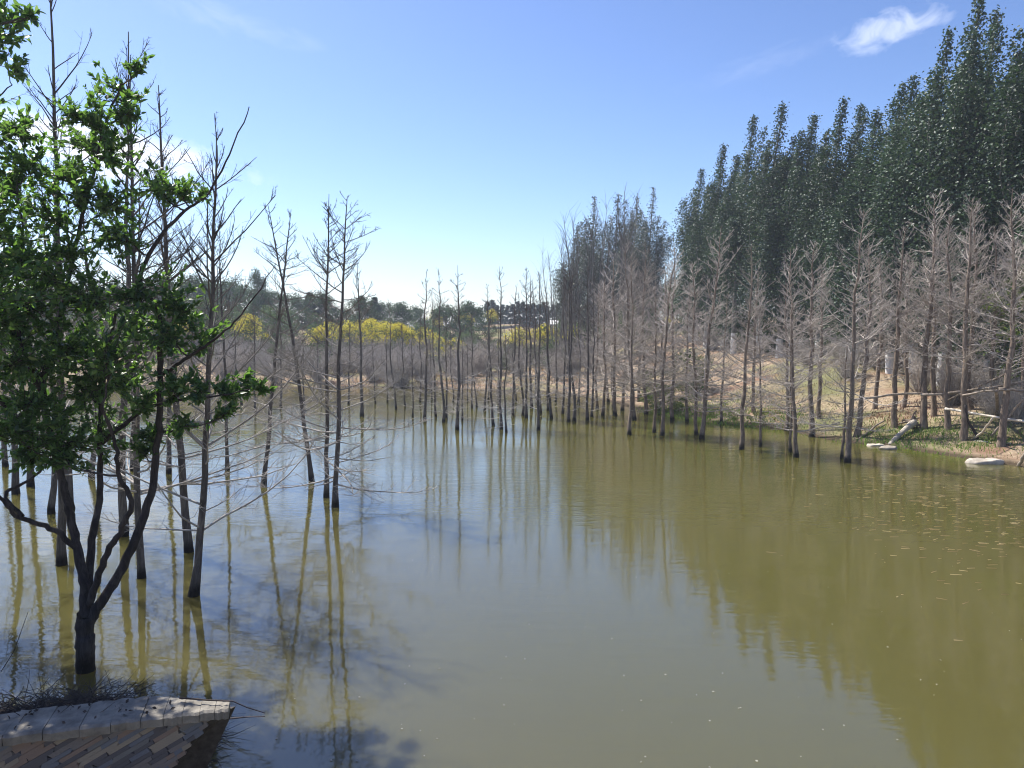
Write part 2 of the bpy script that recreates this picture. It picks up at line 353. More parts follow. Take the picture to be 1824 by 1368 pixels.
# hero trees of the near water, each from its own pixel base / top
def hero(seed, bx, by, tx, ty, rpx, label, **k):
    p = atZ(bx, by); D = p[1]; q = atD(tx, ty, D); H = q[2]
    pm = D / F
    ms = bare_meshes(seed, H=H, r0=rpx * pm * .33, lean=((q[0] - p[0]) / H, k.pop('ly', 0)), **k)
    return place_bare(ms, p, label)
hero(11, 597, 903, 622, 350, 14, 'taller of two close-set bare trees with long pale arching lower branches in open water', nb=64, Lmax=2.3, asc=.12, twig=9, crown0=.05, twr=.005)
hero(12, 581, 886, 583, 345, 12, 'thinner straight bare tree close beside the tree with long pale arching branches', nb=60, Lmax=1.7, asc=.25, twig=9, crown0=.12)
hero(13, 553, 858, 488, 365, 12, 'bare tree leaning away from the close-set pair, its tip bent over', nb=60, Lmax=1.6, asc=.22, twig=9, bend=.35, crown0=.08)
hero(14, 472, 866, 520, 372, 12, 'slim bare tree in open water leaning towards the close-set pair', nb=52, Lmax=1.6, asc=.15, twig=8, crown0=.06)
hero(15, 347, 1062, 402, 235, 20, 'bare tree with peeling pale base leaning outward from the leafy tree', nb=72, Lmax=1.9, asc=.45, twig=8, crown0=.12, twr=.0035, bend=-.35)
hero(16, 333, 984, 262, 150, 21, 'thick bare tree whose lower trunk slants, just behind the peeling one', nb=72, Lmax=1.8, asc=.3, twig=9, crown0=.12, twr=.004, bend=-.2)
hero(17, 258, 1028, 238, 62, 18, 'tall straight bare tree rising through the leafy crown to a fine tip', nb=80, Lmax=2.0, asc=.35, twig=9, crown0=.15, twr=.0035)
hero(18, 110, 1008, 78, -60, 22, 'tallest dark bare tree behind the leafy tree, almost branchless near its top', nb=54, Lmax=1.9, asc=.35, twig=7, crown0=.15, twr=.0035)
hero(19, 405, 838, 392, 400, 9, 'thin bare tree behind the leaning peeling one in open water', nb=56, Lmax=1.5, asc=.3, twig=9, crown0=.12)
hero(20, 645, 742, 640, 470, 9, 'bare tree alone in the water between the close-set pair and the far grove', nb=66, Lmax=1.6, asc=.3, twig=9, crown0=.12)
left_m = [bare_meshes(30 + i, H=6.2, r0=.056, nb=66, Lmax=1.6, asc=.3, twig=8, lean=(.04 * (i - 1), 0), twr=.004, wob=.03) for i in range(3)]
for i, (px, py) in enumerate(((215, 955), (88, 915), (52, 868), (30, 880), (160, 850), (300, 845), (130, 905), (10, 830), (232, 838))):
    place_bare(left_m[i % 3], atZ(px, py), 'slender bare tree standing in water behind the leafy tree', 'bare trees behind the leafy tree', rng.uniform(0, 6.28), rng.uniform(.85, 1.1))

# far grove in open water
far_m = [bare_meshes(50 + i, H=5.8, r0=.054, nb=60 + 5 * (i % 4), Lmax=1.35, asc=.25, twig=11, lean=(-.05 + .025 * (i % 5), 0), upper=.5 + .08 * (i % 4), crown0=.06, twr=.0055, wob=.026) for i in range(9)]
FAR = [(705, 729, 530), (721, 724, 560), (735, 743, 590), (756, 747, 479), (777, 743, 520), (788, 752, 477), (797, 745, 560), (814, 766, 472), (824, 749, 600), (862, 732, 532), (878, 758, 505), (893, 765, 474), (902, 770, 585),
       (912, 741, 505), (929, 740, 520), (936, 745, 474), (947, 727, 490), (960, 766, 485), (963, 737, 500), (982, 745, 510), (976, 732, 530), (1002, 737, 480), (1011, 752, 470), (1019, 750, 440), (1045, 750, 470), (1054, 743, 520), (841, 727, 560), (849, 725, 570),
       (668, 718, 590), (690, 716, 580), (748, 716, 560), (770, 712, 600), (806, 715, 590), (832, 714, 600), (870, 712, 575), (888, 718, 560), (920, 716, 560), (955, 714, 560), (990, 716, 540), (1030, 718, 520), (620, 720, 560), (570, 716, 580), (540, 722, 560), (500, 726, 540), (455, 730, 540), (430, 722, 560)]
for i, (px, py, ty) in enumerate(FAR):
    p = atZ(px, py); H = atD(px, ty, p[1])[2]
    place_bare(far_m[i % 9], p, 'slender leafless drowned tree in the grove before the far shore', 'drowned trees of the far grove', rng.normal(0, .25) + (math.pi if rng.random() < .25 else 0), (H / 5.8 * rng.uniform(.9, 1.15),) * 2 + (H / 5.8,))
# denser trees in the water along the poplar bank
mid_m = [bare_meshes(80 + i, 'bark_warm', 'twig_warm', H=6.0, r0=.062, nb=70 + 7 * (i % 5), Lmax=2.0, asc=.22, twig=10, lean=(-.05 + .05 * (i % 3), .03 * (i % 2)), bend=(-.6, 0, .5)[(i // 2) % 3], upper=.8 + .05 * (i % 5), crown0=.12 + .03 * (i % 3), twr=.0058, lets=2, wob=.026) for i in range(10)]
MID = [(1072, 740, 480), (1099, 740, 450), (1120, 774, 465), (1128, 747, 430), (1164, 771, 500), (1180, 776, 450), (1197, 749, 440), (1148, 738, 430), (1242, 774, 470), (1251, 781, 405), (1285, 754, 520), (1318, 800, 440), (1352, 795, 560), (1417, 814, 440),
       (1410, 806, 560), (1499, 816, 590), (1512, 824, 372), (1091, 725, 520), (1135, 721, 480), (1110, 732, 460), (1065, 728, 500), (1172, 735, 480), (1225, 752, 500), (1082, 716, 500)]
MIDL = {1242: ('one of two bare trunks standing nearly touching in the shallows', 'touching pair in the shallows'), 1251: ('one of two bare trunks standing nearly touching in the shallows', 'touching pair in the shallows'),
        1512: ('tall twiggy bare tree in the water closest to the stripped log', None), 1499: ('short thin bare stem hugging the tall tree closest to the stripped log', None), 1410: ('short bare stem pressed against a taller bare tree in the shallows', None)}
for i, (px, py, ty) in enumerate(MID):
    p = atZ(px, py); H = atD(px, ty, p[1])[2]; s = H / 6.0
    lab, grp = MIDL.get(px, ('twiggy leafless tree standing in shallow water by the poplar bank', 'bare trees in the shallows'))
    place_bare(mid_m[i % 10], p, lab, grp, rng.uniform(0, 6.28), (s * 1.05,) * 2 + (s,))
BANK = [(1400, 768, 500, 9), (1443, 778, 430, 9), (1527, 779, 420, 9), (1590, 761, 400, 10), (1641, 764, 340, 10), (1687, 766, 380, 10), (1713, 785, 350, 12), (1786, 795, 330, 12), (1819, 745, 300, 10), (1665, 742, 400, 8), (1728, 730, 360, 9), (1460, 745, 470, 8), (1560, 728, 440, 8), (1340, 735, 480, 8), (1770, 735, 400, 8), (1610, 725, 450, 8)]
bank_m = [bare_meshes(100 + i, 'bark_warm', 'twig_warm', H=6.0, r0=.080, nb=86, Lmax=1.9, asc=.25, twig=10, lean=(-.03 + .03 * (i % 3), 0), upper=.95, crown0=.27, twr=.0058, lets=2, wob=.024) for i in range(5)]
bank_pos = {}
BANKL = {1786: ('stout bare bank tree with the pale bamboo rail crossing before it', None), 1713: ('bare bank tree with the dark crooked stick leaning on it', None), 1687: ('bare bank tree where the pale bamboo rail begins', None),
         1641: ('bare bank tree beside the root end of the stripped log', None), 1590: ('bare bank tree carrying the grey rail that comes from the shallows', None)}
for i, (px, py, ty, wpx) in enumerate(BANK):
    p = ground(px, py); H = atD(px, ty, p[1])[2] - p[2]; s = H / 6.0; bank_pos[px] = p
    lab, grp = BANKL.get(px, ('twiggy leafless tree rooted on the dry bank among pole rails', 'bare trees on the dry bank'))
    place_bare(bank_m[i % 5], p - [0, 0, .05], lab, grp, rng.uniform(0, 6.28), (s * 1.05,) * 2 + (s,))

# pale upright bare willows beside the far poplars
def upright(seed, H):
    r = np.random.default_rng(seed); bt = MB(); bb = MB(); n = 7
    for k in range(n):
        a = r.uniform(0, 6.28); o = r.uniform(.3, 1.0) * H * .16; tt = np.linspace(0, 1, 9)
        P = np.stack([np.cos(a) * o * tt ** .7, np.sin(a) * o * tt ** .7, tt * H * r.uniform(.7, 1)], 1) + fnoise(1, 9, r, .05)[0]; P[0] = (0, 0, -.3)
        bt.tubes(P, .05 * (1 - tt) + .006, 6)
        N = 55; s = r.uniform(.2, .98, N) * 7.99; i0 = s.astype(int); fr = (s - i0)[:, None]; p0 = P[i0] * (1 - fr) + P[i0 + 1] * fr
        aa = r.uniform(0, 6.28, N); ln = r.uniform(.5, 1.5, N)
        d = np.stack([np.cos(aa) * .35, np.sin(aa) * .35, np.full(N, .9)], 1)
        bb.tubes(np.stack([p0, p0 + d * ln[:, None] * .5, p0 + (d * [1.3, 1.3, .85]) * ln[:, None]], 1), np.tile([.007, .005, .0025], (N, 1)), 3)
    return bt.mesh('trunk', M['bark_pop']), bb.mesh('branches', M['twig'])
up_m = [upright(120 + i, 8.0) for i in range(3)]
for i, (px, ty, D) in enumerate(((1012, 400, 50), (1045, 355, 54), (1075, 350, 52), (1115, 335, 55), (990, 440, 56), (1145, 420, 50))):
    p = atD(px, 600, D); p[2] = terr(p[0], p[1]); H = atD(px, ty, D)[2] - p[2]
    o = place_bare(up_m[i % 3], p, 'pale leafless willow with upswept wands before the small poplar clump', 'upswept bare willows', rng.uniform(0, 6.28), H / 8.0, 'bare_willow')

# ------------------------------------------------------------------ leafy crowns
def leaf_quads(b, P, size, r, droop=.3, asp=.62):
    """one folded two-triangle leaf per point"""
    N = len(P); size = np.broadcast_to(size, (N,)) * r.uniform(.7, 1.25, N)
    n = r.normal(0, 1, (N, 3)); n[:, 2] = np.abs(n[:, 2]) + .2; n /= np.linalg.norm(n, axis=1, keepdims=True)
    a = np.cross(n, r.normal(0, 1, (N, 3)) + [0, 0, -droop]); a /= np.linalg.norm(a, axis=1, keepdims=True); c = np.cross(n, a)
    h = size[:, None] * .5
    V = np.stack([P - a * h, P + c * h * asp + n * h * .18, P + a * h, P - c * h * asp + n * h * .18], 1)
    b.add(V, np.arange(4 * N).reshape(N, 4))
def blob_tree(seed, H, W, lumps, n, size, mt, trunk_h=.3, conical=False, tm='bark_pop'):
    r = np.random.default_rng(seed); b = MB(); k = MB(); tt = np.linspace(0, 1, 6)
    k.tubes(np.stack([0 * tt, 0 * tt, -.3 + tt * (H * .75 + .3)], 1) + fnoise(1, 6, r, .03)[0], .03 * H * .5 * (1 - tt * .8), 6)
    C = []; Rr = []
    for i in range(lumps):
        u = r.random(); zz = H * (trunk_h + (1 - trunk_h) * u); wmax = W * .5 * ((1 - u) ** .8 + .05 if conical else math.sin(math.pi * min(.95, .12 + .8 * u)) ** .7)
        a = r.uniform(0, 6.28); rr = wmax * r.uniform(.3, .95); C.append((math.cos(a) * rr, math.sin(a) * rr, zz)); Rr.append(max(.12, W * r.uniform(.11, .2) * (.55 if conical else 1)))
        k.tubes(np.array([(0, 0, max(.1, zz - rr * .8)), (math.cos(a) * rr * .5, math.sin(a) * rr * .5, zz - rr * .25), C[-1]]), np.array([.018, .012, .004]) * H * .5, 4)
    C = np.array(C); Rr = np.array(Rr); pr = Rr ** 2 / (Rr ** 2).sum(); idx = r.choice(lumps, n, p=pr)
    d = r.normal(0, 1, (n, 3)); d /= np.linalg.norm(d, axis=1, keepdims=True)
    P = C[idx] + d * (Rr[idx] * r.random(n) ** .4 * r.uniform(.85, 1.2, n))[:, None] * [1, 1, .8]
    leaf_quads(b, P, size, r)
    return k.mesh('trunk', M[tm]), b.mesh('crown', M[mt], False), C, Rr
def place_tree(ms, loc, label, cat='tree', group=None, name='broadleaf_tree', rz=None, sc=1):
    o = thing(name, loc, label, cat, group, rng.uniform(0, 6.28) if rz is None else rz, sc)
    link('trunk', ms[0], o); link('crown', ms[1], o); return o
def poplar(seed, H, mt, n, W=2.1, wind=.075, size=.105):
    r = np.random.default_rng(seed); k = MB(); b = MB(); tt = np.linspace(0, 1, 14); z = tt * H
    T = np.stack([wind * H * tt ** 2, 0 * tt, z], 1) + fnoise(1, 14, r, .03)[0] * [1, 1, 0]; T[0, 2] = -.3
    k.tubes(T, .015 * H * .75 * (1 - tt) ** .9 + .01, 8)
    S = 19; per = n // (S + 3)
    for s in range(S):
        h0 = r.uniform(.03, .60) * H if s else .5 * H; a = r.uniform(0, 6.28); ln = r.uniform(.22, .46) * H * (1.15 - .5 * h0 / H); o = r.uniform(.35, 1) * W * (1 - .45 * h0 / H)
        q = np.linspace(0, 1, 8); p0 = np.array([np.interp(h0, z, T[:, i]) for i in range(3)])
        P = p0 + np.stack([np.cos(a) * o * (1 - np.exp(-3 * q)) + wind * 1.6 * ln * q ** 2, np.sin(a) * o * (1 - np.exp(-3 * q)), ln * q ** 1.15], 1) + fnoise(1, 8, r, .03)[0]
        k.tubes(P, .022 * (1 - q) + .004, 4)
        u = r.uniform(.12, 1, per) ** .85 * 6.99; i0 = u.astype(int); fr = (u - i0)[:, None]; L0 = P[i0] * (1 - fr) + P[i0 + 1] * fr
        sg = (.43 * (1 - (u / 7) ** 3) + .12)[:, None] * (H / 13)
        b_n = 26; cl = r.normal(0, 1, (b_n, 3)); j = r.integers(0, b_n, per)
        leaf_quads(b, L0 + (cl[j] * .62 + r.normal(0, .42, (per, 3))) * sg * [1, 1, 1.3], size, r, .8, .8)
    u = r.uniform(.3, 1, per * 3) * 12.99; i0 = u.astype(int); fr = (u - i0)[:, None]; L0 = T[i0] * (1 - fr) + T[i0 + 1] * fr
    leaf_quads(b, L0 + r.normal(0, 1, (per * 3, 3)) * ((.55 * (1 - u / 13) + .10)[:, None]), size, r, .8, .8)
    wb = MB(); zz = np.linspace(-.3, 1.15, 4); wb.tubes(np.stack([np.interp(zz, T[:, 2], T[:, 0]), np.interp(zz, T[:, 2], T[:, 1]), zz], 1), .015 * H * .75 * (1 - np.maximum(zz, 0) / H) ** .9 + .024, 10)
    return k.mesh('trunk', M['bark_pop']), b.mesh('crown', M[mt], False), wb.mesh('whitewashed_base', M['white'])
pop_m = [poplar(200 + i, 13.0, 'poplar', 25000) for i in range(7)]
popg_m = [poplar(220 + i, 11.0, 'poplar_grey', 11000, 1.9, .04) for i in range(3)]
def row_D(px): return 18.91 / ((px - 912) / F + .142)
def put_poplar(ms, H0, px, ty, D, label, group):
    p = atD(px, 600, D); p[2] = float(terr(p[0], p[1])) - .03; H = atD(px, ty, D)[2] - p[2]; s = H / H0
    o = thing('poplar_tree', p, label, 'tree', group, rng.normal(0, .35), (max(s, .95) * rng.uniform(.95, 1.12), max(s, .95), s))
    tr = link('trunk', ms[0], o); link('crown', ms[1], o); link('whitewashed_base', ms[2], tr)
    return o
for i, (px, ty, dd) in enumerate(((1240, 300, 0), (1252, 330, 1.5), (1270, 258, -.5), (1300, 275, 2), (1318, 212, 0), (1362, 190, 0), (1345, 250, 3), (1400, 240, 1), (1425, 205, 2.5), (1470, 178, 0), (1440, 240, 4), (1500, 190, 3), (1525, 195, 0), (1560, 150, 1),
      (1585, 140, 3.5), (1600, 175, 0), (1640, 60, 1), (1690, -5, 0), (1665, 120, 4), (1720, 20, 3.5), (1775, 20, 0), (1820, 0, 1), (1770, 90, 4), (1880, -60, 0), (1960, -160, .5), (2080, -260, 1), (2250, -400, .5))):
    put_poplar(pop_m[i % 7], 13.0, px - 12, ty, row_D(px) + dd, *((('dark columnar poplar ending the bank row beside the gap of sky', None) if i == 0 else ('dark green columnar poplar with whitewashed trunk base in the bank row', 'poplars of the bank row'))))
for i, (px, ty, D) in enumerate(((1018, 400, 68), (1048, 352, 70), (1095, 345, 66), (1120, 350, 69), (1152, 335, 63), (1166, 385, 62), (1072, 385, 66), (1140, 410, 60), (1035, 390, 64), (1110, 380, 62), (1010, 450, 66))):
    put_poplar(popg_m[i % 3], 11.0, px, ty, D, 'thin greyish columnar poplar in the small clump beyond the gap', 'poplars of the small clump')
# understorey and bushes on the poplar bank
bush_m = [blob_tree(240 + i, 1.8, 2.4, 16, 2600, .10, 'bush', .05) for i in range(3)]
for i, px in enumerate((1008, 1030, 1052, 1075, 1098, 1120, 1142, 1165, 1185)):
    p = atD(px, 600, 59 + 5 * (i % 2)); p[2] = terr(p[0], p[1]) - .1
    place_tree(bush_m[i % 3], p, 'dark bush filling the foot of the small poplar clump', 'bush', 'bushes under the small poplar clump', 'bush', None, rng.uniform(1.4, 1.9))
bushl_m = [blob_tree(246 + i, 1.6, 2.0, 14, 2200, .09, 'bush_light', .05) for i in range(2)]
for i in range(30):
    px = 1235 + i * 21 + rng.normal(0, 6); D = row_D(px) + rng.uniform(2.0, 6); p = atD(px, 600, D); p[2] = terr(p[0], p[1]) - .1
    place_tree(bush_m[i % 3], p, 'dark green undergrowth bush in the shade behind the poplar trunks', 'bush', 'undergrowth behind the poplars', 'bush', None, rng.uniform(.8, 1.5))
for i, (px, py, s) in enumerate(((1188, 735, .8), (1215, 728, .9), (1225, 700, 1.3), (1170, 722, .9), (1150, 712, 1.0), (1260, 742, .35), (1300, 748, .3), (1348, 755, .4))):
    p = ground(px, py); place_tree(bushl_m[i % 2] if i != 2 else bush_m[0], p - [0, 0, .05], 'leafy green bush at the water edge of the poplar bank', 'bush', 'bushes at the water edge', 'bush', None, s * .8)
wil_m = [blob_tree(255 + i, 4.2, 3.0, 26, 3800, .085, 'bush_light', .25) for i in range(2)]
for i, (px, ty, D) in enumerate(((1745, 520, 27), (1800, 500, 25), (1835, 480, 22), (1700, 560, 30))):
    p = atD(px, 600, D); p[2] = terr(p[0], p[1]) - .05; H = atD(px, ty, D)[2] - p[2]
    place_tree(wil_m[i % 2], p, 'pale yellow-green small tree with loose foliage beside the poplar row', group='pale small trees by the poplars', sc=H / 4.2)

# far shore vegetation
hill_m = [blob_tree(260 + i, 5.0, 4.2, 30, 3600, .17, 'hill', .15) for i in range(4)] + [blob_tree(266 + i, 4.6, 3.8, 26, 3000, .16, 'hill_light', .12) for i in range(3)]
con_m = [blob_tree(270 + i, 6.0, 2.8, 80, 5200, .17, 'conifer', .08, True) for i in range(2)]
def put_far(ms, px, ty, D, label, group, name, H0, wide=1.0):
    p = atD(px, 600, D); p[2] = terr(p[0], p[1]) - .1; H = max(1.2, atD(px, ty, D)[2] - p[2]); s = H / H0
    return place_tree(ms, p, label, 'tree', group, name, None, (max(s, .7) * wide, max(s, .7) * wide, s))
line = np.array([(-60, 520), (120, 515), (240, 512), (350, 500), (400, 505), (440, 512), (500, 522), (560, 530), (620, 545), (655, 530), (700, 545), (770, 545), (860, 547)])
for i, px in enumerate(np.arange(-60, 870, 17)):
    ty = np.interp(px, line[:, 0], line[:, 1]) + rng.normal(0, 5)
    put_far(hill_m[i % 4], px + rng.normal(0, 6), ty, rng.uniform(78, 100), 'dark green tree on the wooded skyline of the far hill', 'trees on the far skyline', 'broadleaf_tree', 5.0, 1.1)
for i, px in enumerate(np.arange(-40, 860, 24)):
    put_far(hill_m[4 + i % 3], px + rng.normal(0, 8), np.interp(px, line[:, 0], line[:, 1]) + rng.uniform(28, 55), rng.uniform(60, 74), 'lighter green tree on the far slope below the skyline wood', 'trees on the far slope', 'broadleaf_tree', 4.6, 1.1)
put_far(hill_m[1], 462, 486, 80, 'single dark conifer standing above the skyline wood', None, 'conifer_tree', 5.0, .5)
for i, (px, ty) in enumerate(((552, 522), (578, 524), (645, 528), (668, 530))):
    put_far(con_m[i % 2], px, ty, 84, 'blue-green conifer breaking the far skyline', 'conifers on the skyline', 'conifer_tree', 6.0, 1.5)
for i, px in enumerate(np.arange(868, 1040, 9)):
    put_far(con_m[i % 2], px, 543 + rng.normal(0, 4), 125 + rng.uniform(-5, 5), 'small dark tree in the distant row above the flat mound', 'trees in the distant row', 'distant_tree', 6.0, 1.3)
# yellow-flowering trees
yel_m = []
for i in range(3):
    k, c, C, Rr = blob_tree(280 + i, 3.2, 3.2, 24, 2400, .12, 'hill_light', .15); r = np.random.default_rng(290 + i); bb = MB()
    top = C[:, 2] > 1.6; n = 1500; idx = r.choice(np.nonzero(top)[0], n); d = r.normal(0, 1, (n, 3)); d[:, 2] = np.abs(d[:, 2]); d /= np.linalg.norm(d, axis=1, keepdims=True)
    leaf_quads(bb, C[idx] + d * (Rr[idx] * r.uniform(.9, 1.45, n))[:, None], .11, r); yel_m.append((k, c, bb.mesh('blossom', M['yellow'], False)))
for i, (px, ty, D) in enumerate(((575, 583, 58), (600, 572, 60), (625, 574, 58), (650, 570, 61), (672, 571, 58), (695, 574, 60), (718, 577, 58), (742, 581, 60), (760, 588, 62), (455, 562, 60), (440, 572, 62), (300, 568, 60), (350, 574, 61),
                                 (775, 552, 82), (828, 553, 84), (872, 550, 86), (920, 582, 60), (948, 584, 58), (975, 578, 60), (998, 580, 58), (1018, 586, 60), (1196, 560, 56), (800, 600, 52), (905, 598, 58))):
    p = atD(px, 600, D); ty += 7; p[2] = terr(p[0], p[1]) - .05; H = max(1.2, atD(px, ty, D)[2] - p[2]); s = H / 3.2
    o = thing('flowering_tree', p, 'yellow-flowering tree on the far shore below the wood', 'tree', 'yellow-flowering trees on the far shore', rng.uniform(0, 6.28), ((s * .7, s * .7, s) if D > 70 else (s * 1.1, s * 1.1, s)))
    link('trunk', yel_m[i % 3][0], o); link('crown', yel_m[i % 3][1], o); link('blossom', yel_m[i % 3][2], o)
# leafless shrubs of the far bank
def bare_shrub(seed, H=2.2):
    r = np.random.default_rng(seed); b = MB(); n = 46; a = r.uniform(0, 6.28, n); o = r.uniform(.1, .65, n) * H; q = np.linspace(0, 1, 6)
    hh = H * r.uniform(.5, 1, n)
    P = np.stack([np.cos(a)[:, None] * o[:, None] * q ** .9, np.sin(a)[:, None] * o[:, None] * q ** .9, hh[:, None] * q - .1], -1) + fnoise(n, 6, r, .04)
    st = MB(); st.tubes(P, .016 * (1 - q)[None] * np.ones((n, 1)) + .005, 4)
    idx = np.repeat(np.arange(n), 26); N = len(idx); u = r.uniform(.2, 1, N) * 4.99; i0 = u.astype(int); fr = (u - i0)[:, None]; p0 = P[idx, i0] * (1 - fr) + P[idx, i0 + 1] * fr
    d = r.normal(0, 1, (N, 3)) + [0, 0, .5]; d /= np.linalg.norm(d, axis=1, keepdims=True); ln = r.uniform(.12, .5, N)[:, None]
    b.tubes(np.stack([p0, p0 + d * ln * .5, p0 + (d + r.normal(0, .2, (N, 3))) * ln], 1), np.tile([.0075, .006, .003], (N, 1)), 3)
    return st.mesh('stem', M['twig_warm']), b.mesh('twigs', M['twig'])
shr_m = [bare_shrub(300 + i) for i in range(4)]
def put_shrub(i, p, label, group, s):
    o = thing('bare_shrub', p, label, 'shrub', group, rng.uniform(0, 6.28), s); link('stem', shr_m[i % 4][0], o); link('twigs', shr_m[i % 4][1], o)
for i in range(64):
    px = rng.uniform(330, 1070); D = rng.uniform(45.5, 60); p = atD(px, 600, D)
    d = float(shore_d(p[0], p[1]))
    if d < .3: p[1] += 3.2
    p[2] = max(0, float(terr(p[0], p[1]))) - .05
    put_shrub(i, p, 'grey leafless shrub on the brown far bank', 'leafless shrubs on the far bank', rng.uniform(.7, 1.25))
for i in range(22):
    px = rng.uniform(1180, 1824); D = row_D(px) + rng.uniform(-3.5, 1.5); p = atD(px, 600, D); p[2] = float(terr(p[0], p[1])) - .05
    if shore_d(p[0], p[1]) > 1.2: put_shrub(i, p, 'leafless twiggy shrub at the foot of the poplars', 'leafless shrubs under the poplars', rng.uniform(.45, .8))

for i in range(22):
    px = rng.uniform(360, 1010); p = atD(px, 600, rng.uniform(50, 60)); p[2] = float(terr(p[0], p[1])) - .1
    place_tree(hill_m[4 + i % 3], p, 'low grey-green leafy bush among the leafless shrubs of the far bank', 'bush', 'leafy bushes on the far bank', 'bush', None, rng.uniform(.32, .5))
# flat mound: stone revetment and white shed
b = MB(); qx = np.linspace(-7, 13, 40); yy = 91.2 + .004 * (qx - 3) ** 2 * 6; z0 = terr(qx, yy) - .3
top = np.full(40, 0.0) + terr(qx, yy + 1.0) + .15
V = np.concatenate([np.stack([qx, yy, z0], 1), np.stack([qx, yy + .25, top], 1), np.stack([qx, yy + .9, top], 1), np.stack([qx, yy + .9, z0], 1)]); i4 = np.arange(39)
Fq = np.concatenate([np.stack([i4 + a * 40, i4 + 1 + a * 40, i4 + 1 + bb_ * 40, i4 + bb_ * 40], 1) for a, bb_ in ((0, 1), (1, 2), (2, 3))])
b.add(V, Fq); M['revet'] = plain('grey_revetment', (.20, .19, .18), (.34, .32, .30), 3)
tag(link('retaining_wall', b.mesh('retaining_wall', M['revet'], False)), 'long low grey stone wall edging the flat mound on the far shore', 'wall')
p = atD(1003, 600, 90); p[2] = float(terr(p[0], p[1])) - .1; hh = atD(1003, 570, 90)[2] - p[2]
o = thing('white_shed', p, 'small white shed with pitched roof half hidden beyond the far grove', 'shed')
b = MB(); W2, D2 = 1.5, 1.2
def box(b, c, s):
    x, y, z = np.array(s) / 2; v = np.array([(a * x, q * y, d * z) for a in (-1, 1) for q in (-1, 1) for d in (-1, 1)]) + c
    b.add(v, [[0, 1, 3, 2], [4, 6, 7, 5], [0, 4, 5, 1], [2, 3, 7, 6], [0, 2, 6, 4], [1, 5, 7, 3]])
box(b, (0, 0, hh * .35), (2 * W2, 2 * D2, hh * .7)); link('wall', b.mesh('wall', M['white'], False), o)
b = MB(); e = .15; v = [(-W2 - e, -D2 - e, hh * .68), (W2 + e, -D2 - e, hh * .68), (W2 + e, 0, hh), (-W2 - e, 0, hh), (-W2 - e, D2 + e, hh * .68), (W2 + e, D2 + e, hh * .68)]
b.add(v, [[0, 1, 2, 3], [3, 2, 5, 4]]); link('roof', b.mesh('roof', M['white'], False), o)

# ------------------------------------------------------------------ bank grass
def blades(n, xs, ys, hgt, wid, mt, name, label, accept, seed):
    r = np.random.default_rng(seed); x = r.uniform(*xs, n * 3); y = r.uniform(*ys, n * 3); d = shore_d(x, y); k = accept(x, y, d, r); x, y = x[k][:n], y[k][:n]; n = len(x)
    z = terr(x, y); a = r.uniform(0, 6.28, n); h = hgt * r.uniform(.4, 1.3, n); le = r.normal(0, .45, (n, 2)) * h[:, None]
    P = np.stack([x, y, np.maximum(z, 0) - .01], 1); wv = np.stack([np.cos(a), np.sin(a), 0 * a], 1) * wid
    mid = P + np.stack([le[:, 0] * .35, le[:, 1] * .35, h * .6], 1); tip = P + np.stack([le[:, 0], le[:, 1], h], 1)
    b = MB(); V = np.stack([P - wv, P + wv, mid + wv * .7, mid - wv * .7, tip], 1); i = np.arange(n)[:, None] * 5
    b.add(V, i + [[0, 1, 2, 3]]); b.f.append(i + [[3, 2, 4]])
    return tag(link(name, b.mesh(name, M[mt], False)), label, 'grass', kind='stuff')
gc = [(sp(1655, 797), 1.5, .9), (sp(1610, 794), .8, .6), (sp(1780, 812), 1.0, .5), (sp(1215, 742), 1.6, 1.4), (sp(1255, 745), 1.2, 1.2), (sp(1330, 757), 1.4, 1.1), (sp(1300, 750), 1.5, 1.6), (sp(1380, 757), 1.2, 1.0)]
def acc_green(x, y, d, r):
    w_ = np.zeros_like(x)
    for (cx, cy), rx, ry in gc: w_ = np.maximum(w_, np.exp(-(((x - cx) / rx) ** 2 + ((y - cy - .5) / (ry * 1.5)) ** 2)))
    return (d > -.15) & (r.random(len(x)) < w_ * 1.3) & (vnoise(x, y, 4) > -.6)
blades(20000, (5, 14), (16, 36), .11, .010, 'grass', 'bank_grass', 'fresh green grass along the water edge of the poplar bank', acc_green, 1)
blades(13000, (5, 22), (13, 46), .08, .008, 'straw', 'dry_grass', 'dry straw-coloured grass over the poplar bank', lambda x, y, d, r: (d > .1) & (d < 9) & (x > 3 + .08 * y) & (vnoise(x, y, 1.3) + r.normal(0, .4, len(x)) > -.1), 2)
blades(4500, (8, 19), (13, 32), .11, .010, 'russet', 'russet_weeds', 'low russet weeds on the upper bank under the pole rails', lambda x, y, d, r: (d > .9) & (d < 6) & (x > 6) & (vnoise(x + 3, y, .8) + r.normal(0, .3, len(x)) > .35), 3)
blades(10000, (-36, 6), (43, 64), .22, .02, 'straw', 'far_dry_grass', 'dry grass over the far bank', lambda x, y, d, r: (d > .1) & (x < .14 * y) & (vnoise(x, y, .5) + r.normal(0, .4, len(x)) > .0), 4)

